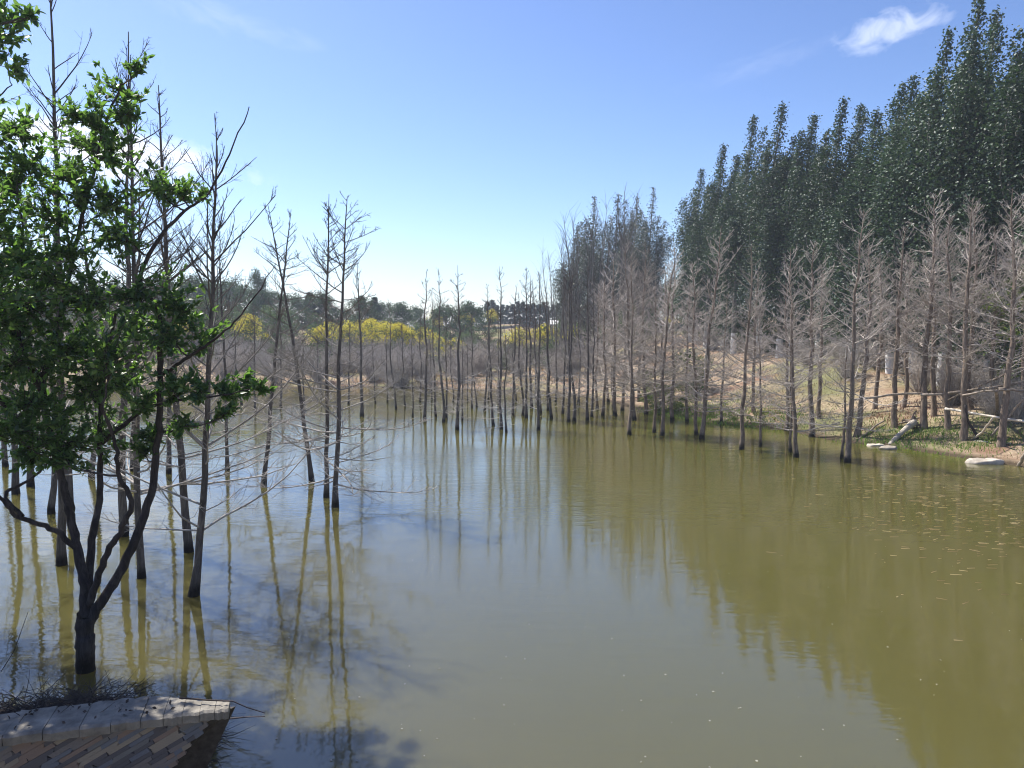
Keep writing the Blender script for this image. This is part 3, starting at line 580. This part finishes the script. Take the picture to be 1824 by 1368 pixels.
# ------------------------------------------------------------------ pole rails, log and stones of the bank
def pole(a, c, r0, label, name='wooden_pole', mt='pole', r1=None, sag=0.0, group=None):
    a = np.array(a); c = np.array(c); q = np.linspace(0, 1, 9); rr = np.random.default_rng(int(abs(a[0] * 1000 + c[2] * 77)))
    P = (c - a)[None] * q[:, None] + fnoise(1, 9, rr, .012)[0] * np.sin(q * math.pi)[:, None]; P[:, 2] -= sag * np.sin(q * math.pi)
    R = r0 + ((r1 or r0 * .8) - r0) * q; R *= 1 + rr.normal(0, .05, 9)
    b = MB(); b.tubes(P, R, 8)
    for e_, s in ((0, 0), (8, 1)):
        k = np.arange(8) + e_ * 8; b.f.append((k if s else k[::-1])[None])
    return tag(link(name, b.mesh(name, M[mt]), None, a), label, 'pole', group)
def bp(px, py, key): return atD(px, py, bank_pos[key][1] - .1)
pole(bp(1516, 712, 1590), bp(1652, 701, 1641), .035, 'grey rail tied from the shallows to the first bank trunks')
pole(bp(1640, 703, 1641), bp(1716, 700, 1687), .035, 'short grey rail crossing two close bank trunks')
pole(bp(1690, 700, 1687), bp(1790, 692, 1786), .04, 'thick grey rail between bank trunks, topmost and level')
pole(bp(1715, 704, 1713), bp(1778, 697, 1786), .028, 'thin second rail just under the thick level rail')
pole(bp(1684, 728, 1687), atD(1840, 754, bank_pos[1786][1] - .35), .035, 'long pale bamboo rail sloping down across the front of the bank', mt='pale_wood')
pole(ground(1734, 782), bp(1768, 745, 1786), .03, 'short pale prop slanting up to the bamboo rail', mt='pale_wood')
pole(ground(1763, 780), bp(1826, 708, 1786), .03, 'long slanting prop reaching past the bamboo rail')
pole(ground(1742, 783), bp(1720, 722, 1713), .035, 'dark crooked stick leaning on a bank trunk', mt='bark_dark')
pole(bp(1734, 692, 1665), bp(1800, 661, 1819), .035, 'upper rail climbing behind the bank trunks')
pole(bp(1790, 664, 1819), bp(1840, 659, 1819), .03, 'short upper rail end behind the outermost trunk')
pole(bp(1762, 692, 1786), bp(1840, 677, 1819), .03, 'rail rising behind the outermost bank trunk')
pole(bp(1780, 694, 1786), bp(1842, 698, 1786), .03, 'level rail end beyond the outermost bank trunk')
pole(ground(1774, 742), bp(1774, 696, 1786), .05, 'upright post carrying the rails')
pole(bp(1690, 712, 1687) , bp(1720, 696, 1713), .025, 'short brace between two bank trunks')
pole(ground(1598, 756), ground(1636, 748) + [0, 0, .06], .03, 'weathered stick lying on the bank soil')
pole(ground(1735, 786), ground(1800, 792) + [0, 0, .03], .022, 'thin pale stick lying along the grass edge', mt='pale_wood')
pole(atZ(1811, 836, -.1), atD(1832, 800, 17.2), .04, 'leaning post standing at the water edge', mt='pole')
pole(ground(1530, 782), ground(1574, 756) + [0, 0, .1], .03, 'fallen grey branch running up the bank beside the log')
# log
a = atZ(1581, 797, -.05); c = ground(1628, 766) + np.array([0, 0, .22]); q = np.linspace(0, 1, 10); P = (c - a) * q[:, None]; P[:, 2] += .05 * np.sin(q * 3)
o = thing('stripped_log', a, 'pale bark-stripped log with its root end on the bank, foot in water', 'log')
b = MB(); b.tubes(P, .055 + .035 * q + .01 * np.sin(q * 9), 9); link('trunk', b.mesh('trunk', M['pale_wood']), o)
b = MB(); r = np.random.default_rng(4)
for k in range(9):
    d = np.array([.35, .25, .1]) + r.normal(0, .35, 3); s = np.linspace(0, 1, 5)[:, None]; b.tubes(P[-1] - [.03, 0, .0] + d * s * .5 + fnoise(1, 5, r, .03)[0], .05 * (1 - s[:, 0]) + .012, 6)
link('roots', b.mesh('roots', M['bark_warm']), o)
def rock(px, py, wx, wy, hz, label, seed):
    r = np.random.default_rng(seed); nu, nv = 22, 12; u = np.linspace(0, 2 * math.pi, nu, endpoint=False); v = np.linspace(-1.45, 1.5, nv); U, Vv = np.meshgrid(u, v)
    X = np.sign(np.cos(U)) * np.abs(np.cos(U)) ** .8 * np.cos(Vv) ** .7; Y = np.sin(U) * np.cos(Vv) ** .8; Z = np.minimum(np.sin(Vv), .55 + .18 * X + .1 * np.sin(4 * Y))
    k = 1 + .16 * np.sin(2 * U + seed) * np.cos(Vv) + .12 * np.sin(3 * X + 4 * Y + seed) + .06 * np.sin(9 * X - 7 * Z + seed) + r.normal(0, .02, X.shape)
    i = np.arange(nu * nv).reshape(nv, nu); b = MB(); b.add(np.stack([X * k * wx, Y * k * wy, Z * hz * k], -1), np.stack([i[:-1], np.roll(i, -1, 1)[:-1], np.roll(i, -1, 1)[1:], i[1:]], -1).reshape(-1, 4)); b.f.append(i[-1][None])
    p = atZ(px, py, 0.0) + [0, wy, hz * .12]; return tag(link('boulder', b.mesh('boulder', M['pale_stone']), None, p), label, 'stone')
rock(1765, 828, .36, .22, .15, 'largest pale smooth stone lying half in water at the bank edge', 2)
rock(1587, 801, .25, .15, .085, 'flat pale stone in the water at the foot of the stripped log', 5)
rock(1563, 795, .20, .12, .07, 'small flat pale stone just off the foot of the log', 8)

# ------------------------------------------------------------------ near spit: bow-shaped stone wall, soil and debris
ZT = .80
A0 = np.array([-6.2, 2.95]); A1 = atZ(0, 1308, ZT)[:2]; T1 = atZ(408, 1257, ZT)[:2]; T2 = atZ(421, 1250, ZT)[:2]; Bk0 = atZ(100, 1266, ZT)[:2]; Bk1 = atZ(240, 1246, ZT)[:2]
A0 = A1 + (A1 - T1) / np.linalg.norm(A1 - T1) * 3.4
dirw = (T1 - A1) / np.linalg.norm(T1 - A1); nrm = np.array([-dirw[1], dirw[0]])
wall = thing('stone_wall', (*A1, 0), 'low bow-shaped stone wall with pale coping slabs at the water edge', 'wall')
wl = np.array([*A1, 0])
# body core
Fb = atZ(302, 1368, .36); Bb = atZ(368, 1368, .33)
f0 = atZ(397, 1270, ZT - .058); b0 = atZ(420, 1258, ZT - .058)
ex = lambda p, q_, z: p + (q_ - p) * ((p[2] - z) / (p[2] - q_[2]))
f1 = ex(f0, Fb, -.35); b1 = ex(b0, Bb, -.35)
A0b = np.array([*A0, 0]); back = np.array([*(nrm * .30), 0])
core = [np.array([*A0, -.35]), np.array([*A0, ZT - .058]), f0, f1, np.array([*A0, -.35]) + back, np.array([*A0, ZT - .058]) + back, b0, b1]
b = MB(); b.add([v - wl for v in core], [[0, 3, 2, 1], [3, 7, 6, 2], [4, 5, 6, 7], [1, 2, 6, 5], [0, 1, 5, 4]])
M['mortar'] = plain('wall_mortar', (.05, .045, .04), (.11, .10, .09), 20, .95, .1); link('core', b.mesh('core', M['mortar'], False), wall)
# split-stone strips, courses rising towards the tip
m, t, l = mat('split_stone'); tc = node(t, 'ShaderNodeTexCoord'); oi = node(t, 'ShaderNodeObjectInfo'); n = noise(t, 18, 6, .65, tc.outputs['Object'])
c = ramp(t, oi.outputs['Random'], [(0, (.20, .19, .20)), (.25, (.34, .31, .29)), (.45, (.42, .32, .26)), (.62, (.27, .29, .33)), (.8, (.50, .43, .34)), (.92, (.30, .30, .29))], 'CONSTANT'); c = mixc(t, .55, c, mixc(t, n, (.3, .3, .3), (1, 1, 1)), 'MULTIPLY')
fin(t, princ(t, c, .85, .25, bump(t, n, .9, .012)).outputs[0]); M['stone'] = m
r = np.random.default_rng(9); TIL = math.radians(27); ud = np.array([*dirw, 0]) * math.cos(TIL) + np.array([0, 0, math.sin(TIL)]); vd = -np.array([*dirw, 0]) * math.sin(TIL) + np.array([0, 0, math.cos(TIL)]); nd = -np.array([*nrm, 0])
def face_len(z): return np.dot((f0 + (f1 - f0) * ((f0[2] - z) / (f0[2] - f1[2])) - np.array([*A1, z]))[:2], dirw)
stone_meshes = []
for k in range(10):
    b = MB(); hx, hz_, hy = .5, .5, .5; v = np.array([(x, y, z) for x in (-.5, .5) for y in (0, 1) for z in (-.5, .5)]); v += r.normal(0, .05, v.shape) * [1, .0, 1]; v[:, 1] += r.normal(0, .12, 8) * (v[:, 1] > .5)
    b.add(v, [[0, 1, 3, 2], [4, 6, 7, 5], [0, 4, 5, 1], [2, 3, 7, 6], [0, 2, 6, 4], [1, 5, 7, 3]]); stone_meshes.append(b.mesh('stone', M['stone'], False))
cnt = 0
for row in range(-36, 48):
    s = -2.2 + r.uniform(0, .2); hrow = .025
    while s < 2.6 and cnt < 300:
        ln = r.uniform(.09, .26); ok = False
        for ln in (ln, ln * .6, .05):
            cpt = ud * (s + ln / 2) + vd * (row * .0262) + np.array([0, 0, .45])
            x = np.dot(cpt[:2], dirw); z = cpt[2]; hw = ln / 2 * math.cos(TIL)
            if .14 < z and z + ln / 2 * math.sin(TIL) < ZT - .02 and -.12 < x - hw and x + hw < face_len(z - ln / 2 * math.sin(TIL) - .018) - .004:
                ok = True; break
        if ok:
            o = link('stone', stone_meshes[cnt % 10], wall); o.location = cpt
            mt_ = Matrix((ud, nd, vd)).transposed(); o.rotation_euler = mt_.to_euler(); o.scale = (ln * .98, r.uniform(.008, .026), hrow); cnt += 1
        s += ln
# coping slabs
tot = np.linalg.norm(T1 - A1); cuts = [-.75, -.36] + [c_ * tot for c_ in (.015, .18, .335, .47, .60, .70, .785, .865, .935, 1.0)]
for k in range(len(cuts) - 1):
    s0, s1 = cuts[k] + .0015, cuts[k + 1] - .0015; last = k == len(cuts) - 2
    def edge(s): 
        e = min(max(s / tot, 0), 1.2); wdt = .25 * (1 - .80 * smooth(.55, 1.0, s / tot)) + .0; curve = .0
        pf = A1 + dirw * s + nrm * (curve * .3 - .035); pb = A1 + dirw * s + nrm * (wdt + .03 + curve * .5); return pf, pb
    (pf0, pb0), (pf1, pb1) = edge(s0), edge(s1); zt = ZT + r.normal(0, .004); zt2 = zt + r.normal(0, .004); b = MB(); th_ = .058
    NS = 5; rows = []
    for i in range(NS):
        f_ = i / (NS - 1); pf = pf0 + (pf1 - pf0) * f_ + nrm * r.normal(0, .005); pb = pb0 + (pb1 - pb0) * f_ + nrm * r.normal(0, .008); z = zt + (zt2 - zt) * f_
        rows.append([np.array([*pf, z - th_]), np.array([*(pf - nrm * .004), z - .012]), np.array([*(pf + nrm * .012), z]), np.array([*((pf + pb) / 2), z + r.normal(0, .003)]), np.array([*pb, z - .004]), np.array([*pb, z - th_])])
    V = np.array(rows).reshape(-1, 3) - wl; idx = np.arange(NS * 6).reshape(NS, 6); q4 = np.stack([idx[:-1], idx[1:], np.roll(idx, -1, 1)[1:], np.roll(idx, -1, 1)[:-1]], -1).reshape(-1, 4)
    b.add(V, q4); b.f.append(idx[0][None]); b.f.append(idx[-1][::-1][None])
    link('coping_slab', b.mesh('coping_slab', M['coping'], False), wall)
# soil spit behind the wall
gx2 = np.linspace(-11, -1.75, 90); gy2 = np.linspace(2.2, 6.6, 60); X, Y = np.meshgrid(gx2, gy2)
off = (X - A1[0]) * nrm[0] + (Y - A1[1]) * nrm[1]; al = (X - A1[0]) * dirw[0] + (Y - A1[1]) * dirw[1]
def spit_z(off, al):
    ef = 1 - .35 * smooth(-.1, 1.0, al) + .05 * np.sin(al * 4) + .03 * np.sin(al * 11)
    return np.interp(off / ef, [0, .3, .8, 1.4, 2.0, 2.6], [.74, .74, .58, .30, -.02, -.4]) - 1.4 * smooth(.35, 1.0, al) ** 1.5 * np.clip(off, 0, 1) - 2.5 * smooth(.70, .95, al)
Z = np.where(off < .14, -.5, spit_z(off, al) + .03 * np.sin(X * 9 + 2 * np.sin(Y * 7)) + r.normal(0, .014, X.shape))
b = MB(); ii = np.arange(X.size).reshape(X.shape); b.add(np.stack([X, Y, Z], -1), np.stack([ii[:-1, :-1], ii[:-1, 1:], ii[1:, 1:], ii[1:, :-1]], -1).reshape(-1, 4))
M['mud'] = plain('dark_mud', (.035, .027, .02), (.10, .078, .055), 9, .95, .15, .9, .03); tag(link('bank_spit', b.mesh('bank_spit', M['mud'])), kind='structure')
n = 4200; al_ = r.uniform(-1.4, 1.0, n); of_ = r.uniform(.26, 2.1, n) * (1 - .3 * smooth(-.2, 1, al_)); P2 = A1 + dirw * al_[:, None] + nrm * of_[:, None]
zz = np.maximum(spit_z(of_, al_), .004); a = r.uniform(0, 6.28, n); ln = r.uniform(.05, .28, n); d = np.stack([np.cos(a), np.sin(a), r.normal(.25, .35, n)], 1)
p0 = np.column_stack([P2, zz]); b = MB(); b.tubes(np.stack([p0, p0 + d * ln[:, None] * .5, p0 + (d * [1, 1, .6] + r.normal(0, .2, (n, 3))) * ln[:, None]], 1), np.tile([.003, .0025, .001], (n, 1)), 3)
tag(link('dead_stalks', b.mesh('dead_stalks', M['twig_dark'])), 'tangle of dead brown stalks on the mud behind the bow-shaped wall', 'stalks', kind='stuff')
def stick(pts, r0, label, mt='twig_dark'):
    P = np.array([atZ(*q) for q in pts]); a = P[0].copy(); b = MB(); q = np.linspace(0, 1, len(P)); b.tubes(P - a, r0 * (1 - .6 * q), 6)
    tag(link('twig', b.mesh('twig', M[mt]), None, a), label, 'twig')
stick([(320, 1243, .82), (370, 1247, .825), (415, 1249, .82), (440, 1260, .78), (472, 1270, .74)], .006, 'dark bare twig lying on the coping and jutting past the wall tip')
stick([(410, 1280, .55), (440, 1277, .6), (472, 1276, .62)], .006, 'dark short twig poking out below the wall tip')
stick([(2, 1196, .1), (25, 1160, .5), (50, 1090, .9)], .004, 'thin upright dead stalk rising from the mud spit')
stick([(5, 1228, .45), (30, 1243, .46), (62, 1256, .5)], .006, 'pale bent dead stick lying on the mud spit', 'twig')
# dead leaves on the coping
n = 34; al_ = r.uniform(-.3, .95, n); of_ = r.uniform(.02, .26, n) * (1 - .6 * smooth(.4, 1, al_)); b = MB(); leaf_quads(b, np.column_stack([A1 + dirw * al_[:, None] + nrm * of_[:, None], np.full(n, ZT + .012)]), .03, r)
tag(link('dead_leaves', b.mesh('dead_leaves', M['twig_dark'], False)), 'dark dead leaves scattered on the pale coping slabs', 'leaves', kind='stuff')

# ------------------------------------------------------------------ leafy trees of the near side
def leaf_mesh(name='leaf'):
    b = MB(); s = np.array([0, .25, .6, 1.0]); w_ = np.array([0.02, .24, .2, .0]); v = []
    for i in range(4): v += [(s[i], -w_[i], .10 * w_[i] * 3 - .12 * s[i] ** 2), (s[i], 0, -.12 * s[i] ** 2), (s[i], w_[i], .10 * w_[i] * 3 - .12 * s[i] ** 2)]
    f = []
    for i in range(3): f += [[i * 3, i * 3 + 3, i * 3 + 4, i * 3 + 1], [i * 3 + 1, i * 3 + 4, i * 3 + 5, i * 3 + 2]]
    b.add(v, f); return b
LV = leaf_mesh(); LVv = LV.v[0]; LVf = LV.f[0]
leaf_shared = [leaf_mesh().mesh('leaf', M['leaf']) for k in range(1)]
def leafy(base, stems, clumps, skel_r, label, D0, n_single=0, seed=1, leaf_len=.10, dens=1.0, spread=.9):
    r = np.random.default_rng(seed); root = thing('leafy_tree', base, label, 'tree'); base = np.array(base)
    bt = MB(); nodes = []; nr = []
    for pts, r0, r1 in stems:
        P = np.array([atD(x, y, D0 + d) for x, y, d in pts]); K = 5 * len(P); u = np.linspace(0, len(P) - 1, K)
        # Catmull-Rom through the pixel points
        Q = []
        for uu in u:
            i = min(int(uu), len(P) - 2); f = uu - i; p0, p1, p2, p3 = P[max(i - 1, 0)], P[i], P[i + 1], P[min(i + 2, len(P) - 1)]
            Q.append(.5 * (2 * p1 + (p2 - p0) * f + (2 * p0 - 5 * p1 + 4 * p2 - p3) * f * f + (3 * p1 - p0 - 3 * p2 + p3) * f ** 3))
        Q = np.array(Q); q = np.linspace(0, 1, K); R = (r0 + (r1 - r0) * q) * (1 + r.normal(0, .035, K)); Q[1:] += r.normal(0, .006, (K - 1, 3))
        m_ = MB(); m_.tubes(Q - base, R, 10); link('trunk' if r0 > .07 else 'limb', m_.mesh('limb', M['bark_dark']), root)
        nodes.append(Q); nr.append(R)
    nodes = np.concatenate(nodes); nr = np.concatenate(nr); tw = MB(); lp = []; ld = []
    for (cx, cy, rp, dd) in clumps:
        Dc = D0 + dd + r.normal(0, .25) * spread; c = atD(cx, cy, Dc); rad = rp * Dc / F
        dist = np.linalg.norm(nodes - c, axis=1) + np.maximum(nodes[:, 2] - c[2] + .1, 0) * 2.5; j = dist.argmin(); s = nodes[j]; e = c
        q = np.linspace(0, 1, 8)[:, None]; mid = (s + e) / 2 + np.array([0, 0, -.10 * np.linalg.norm(e - s)]); P = (1 - q) ** 2 * s + 2 * q * (1 - q) * mid + q ** 2 * e + fnoise(1, 8, r, .012)[0]
        rr = min(nr[j] * .6, .004 + .008 * np.linalg.norm(e - s)); tw.tubes(P - base, rr * (1 - q[:, 0]) + .003, 5)
        nodes = np.concatenate([nodes, P[3:]]); nr = np.concatenate([nr, (rr * (1 - q[:, 0]) + .003)[3:]])
        nt2 = max(4, int(rp * .34 * dens)); org = P[r.integers(3, 8, nt2)]
        tgt = c + (lambda v: v / np.linalg.norm(v, axis=1, keepdims=True))(r.normal(0, 1, (nt2, 3)) + [0, 0, .15]) * rad * r.uniform(.35, 1.6, (nt2, 1)) * [1, 1.2, .85]
        K = 6; q6 = np.linspace(0, 1, K)[None, :, None]; TP = org[:, None] * (1 - q6) + tgt[:, None] * q6 + np.array([0, 0, .12])[None, None] * rad * q6 ** 2 + fnoise(nt2, K, r, .006)
        tw.tubes(TP - base, np.tile(np.linspace(.0035, .0014, K), (nt2, 1)), 4)
        nl = max(4, int(15 * dens))
        u = r.uniform(.1, 1, (nt2, nl)) * (K - 1.001); i0 = u.astype(int); fr = (u - i0)[..., None]; ti = np.arange(nt2)[:, None]
        pp = TP[ti, i0] * (1 - fr) + TP[ti, i0 + 1] * fr; dv = (TP[ti, i0 + 1] - TP[ti, i0]); dv /= np.linalg.norm(dv, axis=2, keepdims=True) + 1e-9
        lp.append(pp.reshape(-1, 3)); ld.append((dv * .7 + r.normal(0, .6, dv.shape) + [0, 0, .05]).reshape(-1, 3))
    lp = np.concatenate(lp); ld = np.concatenate(ld); ld /= np.linalg.norm(ld, axis=1, keepdims=True); N = len(lp)
    link('twigs', tw.mesh('twigs', M['twig_dark']), root)
    up = r.normal(0, .45, (N, 3)) + [0, 0, 1]; sd_ = np.cross(up, ld); sd_ /= np.linalg.norm(sd_, axis=1, keepdims=True); nn = np.cross(ld, sd_); ls = leaf_len * r.uniform(.55, 1.2, N)
    order = np.argsort(np.linalg.norm(lp - [0, 0, EYE], axis=1) - ls * 6)
    single = set(order[:n_single].tolist()); keep = np.array([i for i in range(N) if i not in single])
    V = lp[keep][:, None] - base + ls[keep][:, None, None] * (LVv[None, :, :1] * ld[keep][:, None] + LVv[None, :, 1:2] * sd_[keep][:, None] + LVv[None, :, 2:] * nn[keep][:, None])
    b = MB(); b.add(V, (np.arange(len(keep))[:, None, None] * len(LVv) + LVf[None]).reshape(-1, 4)); o = link('foliage', b.mesh('foliage', M['leaf']), root); o['kind'] = 'stuff'
    for i in single:
        o = link('leaf', leaf_shared[0], root); o.location = lp[i] - base; o.rotation_euler = Matrix((ld[i], sd_[i], nn[i])).transposed().to_euler(); o.scale = (ls[i],) * 3
    return root
D0 = atZ(153, 1195)[1]
stems = [([(153, 1240, 0), (152, 1170, 0), (152, 1125, 0), (153, 1095, 0)], .085, .072),
         ([(150, 1100, 0), (151, 1040, .05), (140, 990, .1), (128, 930, .15), (115, 870, .2), (98, 800, .3), (75, 700, .35), (95, 610, .4), (118, 520, .5), (139, 417, .5), (164, 318, .5), (185, 230, .45), (215, 150, .4)], .046, .008),
         ([(155, 1098, 0), (160, 1000, .2), (168, 940, .3), (178, 870, .4), (180, 800, .45), (178, 740, .4), (190, 650, .3), (205, 560, .2)], .040, .012),
         ([(160, 1075, 0), (185, 1000, -.1), (214, 945, -.2), (234, 893, -.25), (212, 850, -.3), (205, 790, -.35), (180, 720, -.5)], .032, .012),
         ([(160, 1105, 0), (196, 1050, .05), (238, 968, .1), (262, 905, .15), (275, 840, .2), (283, 760, .2), (284, 665, .2), (283, 560, .2), (250, 500, .2), (278, 430, .2), (330, 375, .25), (368, 348, .3), (405, 280, .3), (446, 190, .3)], .045, .004),
         ([(284, 670, .2), (329, 641, .1), (372, 612, 0), (430, 560, 0), (490, 470, .1)], .02, .003),
         ([(180, 790, .45), (243, 740, .1), (300, 715, -.1), (380, 705, -.2), (470, 688, -.3)], .024, .003),
         ([(134, 975, .1), (90, 940, 0), (35, 922, -.1), (0, 885, -.2), (-60, 820, -.3)], .028, .010),
         ([(40, 920, -.1), (10, 880, 0), (60, 850, .1), (110, 800, .2)], .02, .008),
         ([(75, 700, .35), (40, 620, .1), (30, 520, -.1), (40, 420, -.2), (30, 330, -.3)], .022, .006),
         ([(98, 800, .3), (40, 760, .0), (-20, 680, -.3), (-60, 560, -.8), (-70, 420, -.9), (-80, 300, -.8)], .026, .008)]
clumps = [(250, 125, 24, .4), (215, 165, 38, .4), (180, 215, 44, .4), (130, 200, 34, .3), (230, 205, 34, .4), (150, 260, 50, .4), (210, 270, 45, .3), (100, 300, 40, .2), (60, 300, 50, 0), (30, 230, 36, -.2), (270, 330, 45, .3), (325, 342, 36, .3), (366, 348, 14, .3), (140, 340, 50, .3), (60, 380, 60, 0), (200, 360, 50, .3), (20, 330, 45, -.2),
          (40, 450, 70, 0), (120, 440, 60, .3), (190, 420, 50, .4), (60, 540, 80, .2), (150, 520, 70, .3), (230, 520, 60, .2), (300, 530, 45, .1), (340, 560, 32, .1), (372, 600, 32, 0), (290, 600, 55, .1), (200, 600, 70, 0), (100, 620, 80, .2), (30, 640, 70, -.2), (60, 720, 80, -.1), (150, 700, 80, .1), (230, 680, 60, 0), (310, 690, 42, -.1), (260, 715, 32, -.3), (350, 700, 32, -.2), (405, 700, 28, -.2), (440, 690, 22, -.3), (468, 689, 13, -.3),
          (120, 780, 60, .1), (50, 800, 60, -.2), (190, 770, 50, .1), (270, 770, 32, .1), (90, 825, 34, 0), (240, 800, 25, 0), (330, 755, 24, .1), (10, 560, 60, -.2), (10, 750, 65, -.3), (408, 728, 18, -.2), (-20, 380, 80, -.8), (-60, 450, 90, -1.0), (-80, 300, 90, -.7), (-30, 540, 80, -1.1), (-120, 380, 90, -.9), (-90, 580, 80, -1.2), (-50, 250, 80, -.5), (-140, 500, 80, -1.0), (-10, 470, 60, -1.0), (85, 490, 60, .5), (140, 600, 70, .6), (20, 480, 60, .3), (70, 660, 70, .6), (180, 660, 60, .5), (110, 740, 60, .5), (250, 580, 45, .5), (40, 590, 60, .6)]
leafy(atZ(153, 1195), stems, clumps, None, 'leafy green tree forking from one dark trunk at the water by the wall', D0, 300, 21, .066, 1.45)
# second tree: trunk outside the frame, branch tips reaching in at the top; it shades the spit and wall
D1 = 8.4; bx2 = atD(-290, 600, D1); bx2[2] = 0
stems2 = [([(-290, 1160, 0), (-290, 1000, 0), (-285, 900, 0)], .10, .08), ([(-288, 910, 0), (-240, 760, .1), (-200, 500, .2), (-150, 250, .2), (-80, 90, .1), (0, 45, 0), (50, 32, 0)], .06, .006),
          ([(-288, 910, 0), (-320, 640, -.3), (-300, 300, -.6), (-260, 60, -.7)], .06, .01), ([(-200, 500, .2), (-120, 330, .4), (-50, 220, .4), (20, 150, .3)], .03, .005), ([(-290, 880, 0), (-380, 620, .6), (-400, 300, .8), (-360, 60, .9)], .05, .01), ([(-240, 760, .1), (-150, 600, -.3), (-80, 480, -.5)], .04, .01)]
cl2 = [(15, 25, 40, .1), (55, 38, 24, .1), (8, 100, 40, .2), (38, 125, 16, .3), (-5, 185, 42, .3), (10, 60, 40, .2)]
r = np.random.default_rng(77)
for k in range(48): cl2.append((r.uniform(-520, -75), r.uniform(-60, 720), 78, r.uniform(-1.3, 1.3)))
leafy(bx2, stems2, cl2, None, 'leafy branches of a second tree reaching in above the leafy forked one', D1, 0, 31, .10, .9)

# ------------------------------------------------------------------ floating bits
r = np.random.default_rng(55); pp = []
for k in range(110):
    px = r.uniform(480, 1824); py = r.uniform(880, 1368) if k % 3 else r.uniform(980, 1368); pp.append(atZ(px, py, .004))
pp = np.array(pp); b = MB(); n = len(pp); a = r.uniform(0, 6.28, n); s = r.uniform(.005, .014, n); ax = np.stack([np.cos(a), np.sin(a), 0 * a], 1) * s[:, None]; ay = np.stack([-np.sin(a), np.cos(a), 0 * a], 1) * (s * r.uniform(.35, .8, n))[:, None]
b.add(np.stack([pp - ax, pp - ay + [0, 0, .002], pp + ax, pp + ay + [0, 0, .004]], 1), np.arange(4 * n).reshape(n, 4))
M['petal'] = plain('petal', (.26, .24, .18), (.46, .44, .36), 20); tag(link('floating_petals', b.mesh('floating_petals', M['petal'], False)), 'small pale petals and leaf bits floating on the open water', 'petals', kind='stuff')
n = 520; pp = np.array([atZ(r.normal(1730, 120), 845 + abs(r.normal(0, 80)), .003) for k in range(n)]); a = r.normal(0, .35, n); ln = r.uniform(.02, .15, n) ** 1.0; d = np.stack([np.cos(a), np.sin(a), 0 * a], 1) * ln[:, None]; ay = np.stack([-np.sin(a), np.cos(a), 0 * a], 1) * .006
b = MB(); b.add(np.stack([pp - ay, pp + d - ay * .4, pp + d + ay * .4 + [0, 0, .004], pp + ay + [0, 0, .004]], 1), np.arange(4 * n).reshape(n, 4))
tag(link('floating_straw', b.mesh('floating_straw', M['straw'], False)), 'thin straw bits drifting on the water off the poplar bank', 'straw', kind='stuff')

# ------------------------------------------------------------------ air
HZ = .0010
m, t, l = mat('haze'); v = node(t, 'ShaderNodeVolumePrincipled'); v.inputs['Color'].default_value = (.78, .86, 1, 1); v.inputs['Density'].default_value = HZ; v.inputs['Anisotropy'].default_value = .2
o = node(t, 'ShaderNodeOutputMaterial'); l(v.outputs[0], o.inputs['Volume'])
b = MB(); box(b, (0, 740, 8.5), (1830, 1500 + 590, 23)); h = link('haze', b.mesh('haze', m, False)); tag(h, 'thin pale air over the lake and far shore', 'haze', kind='stuff')
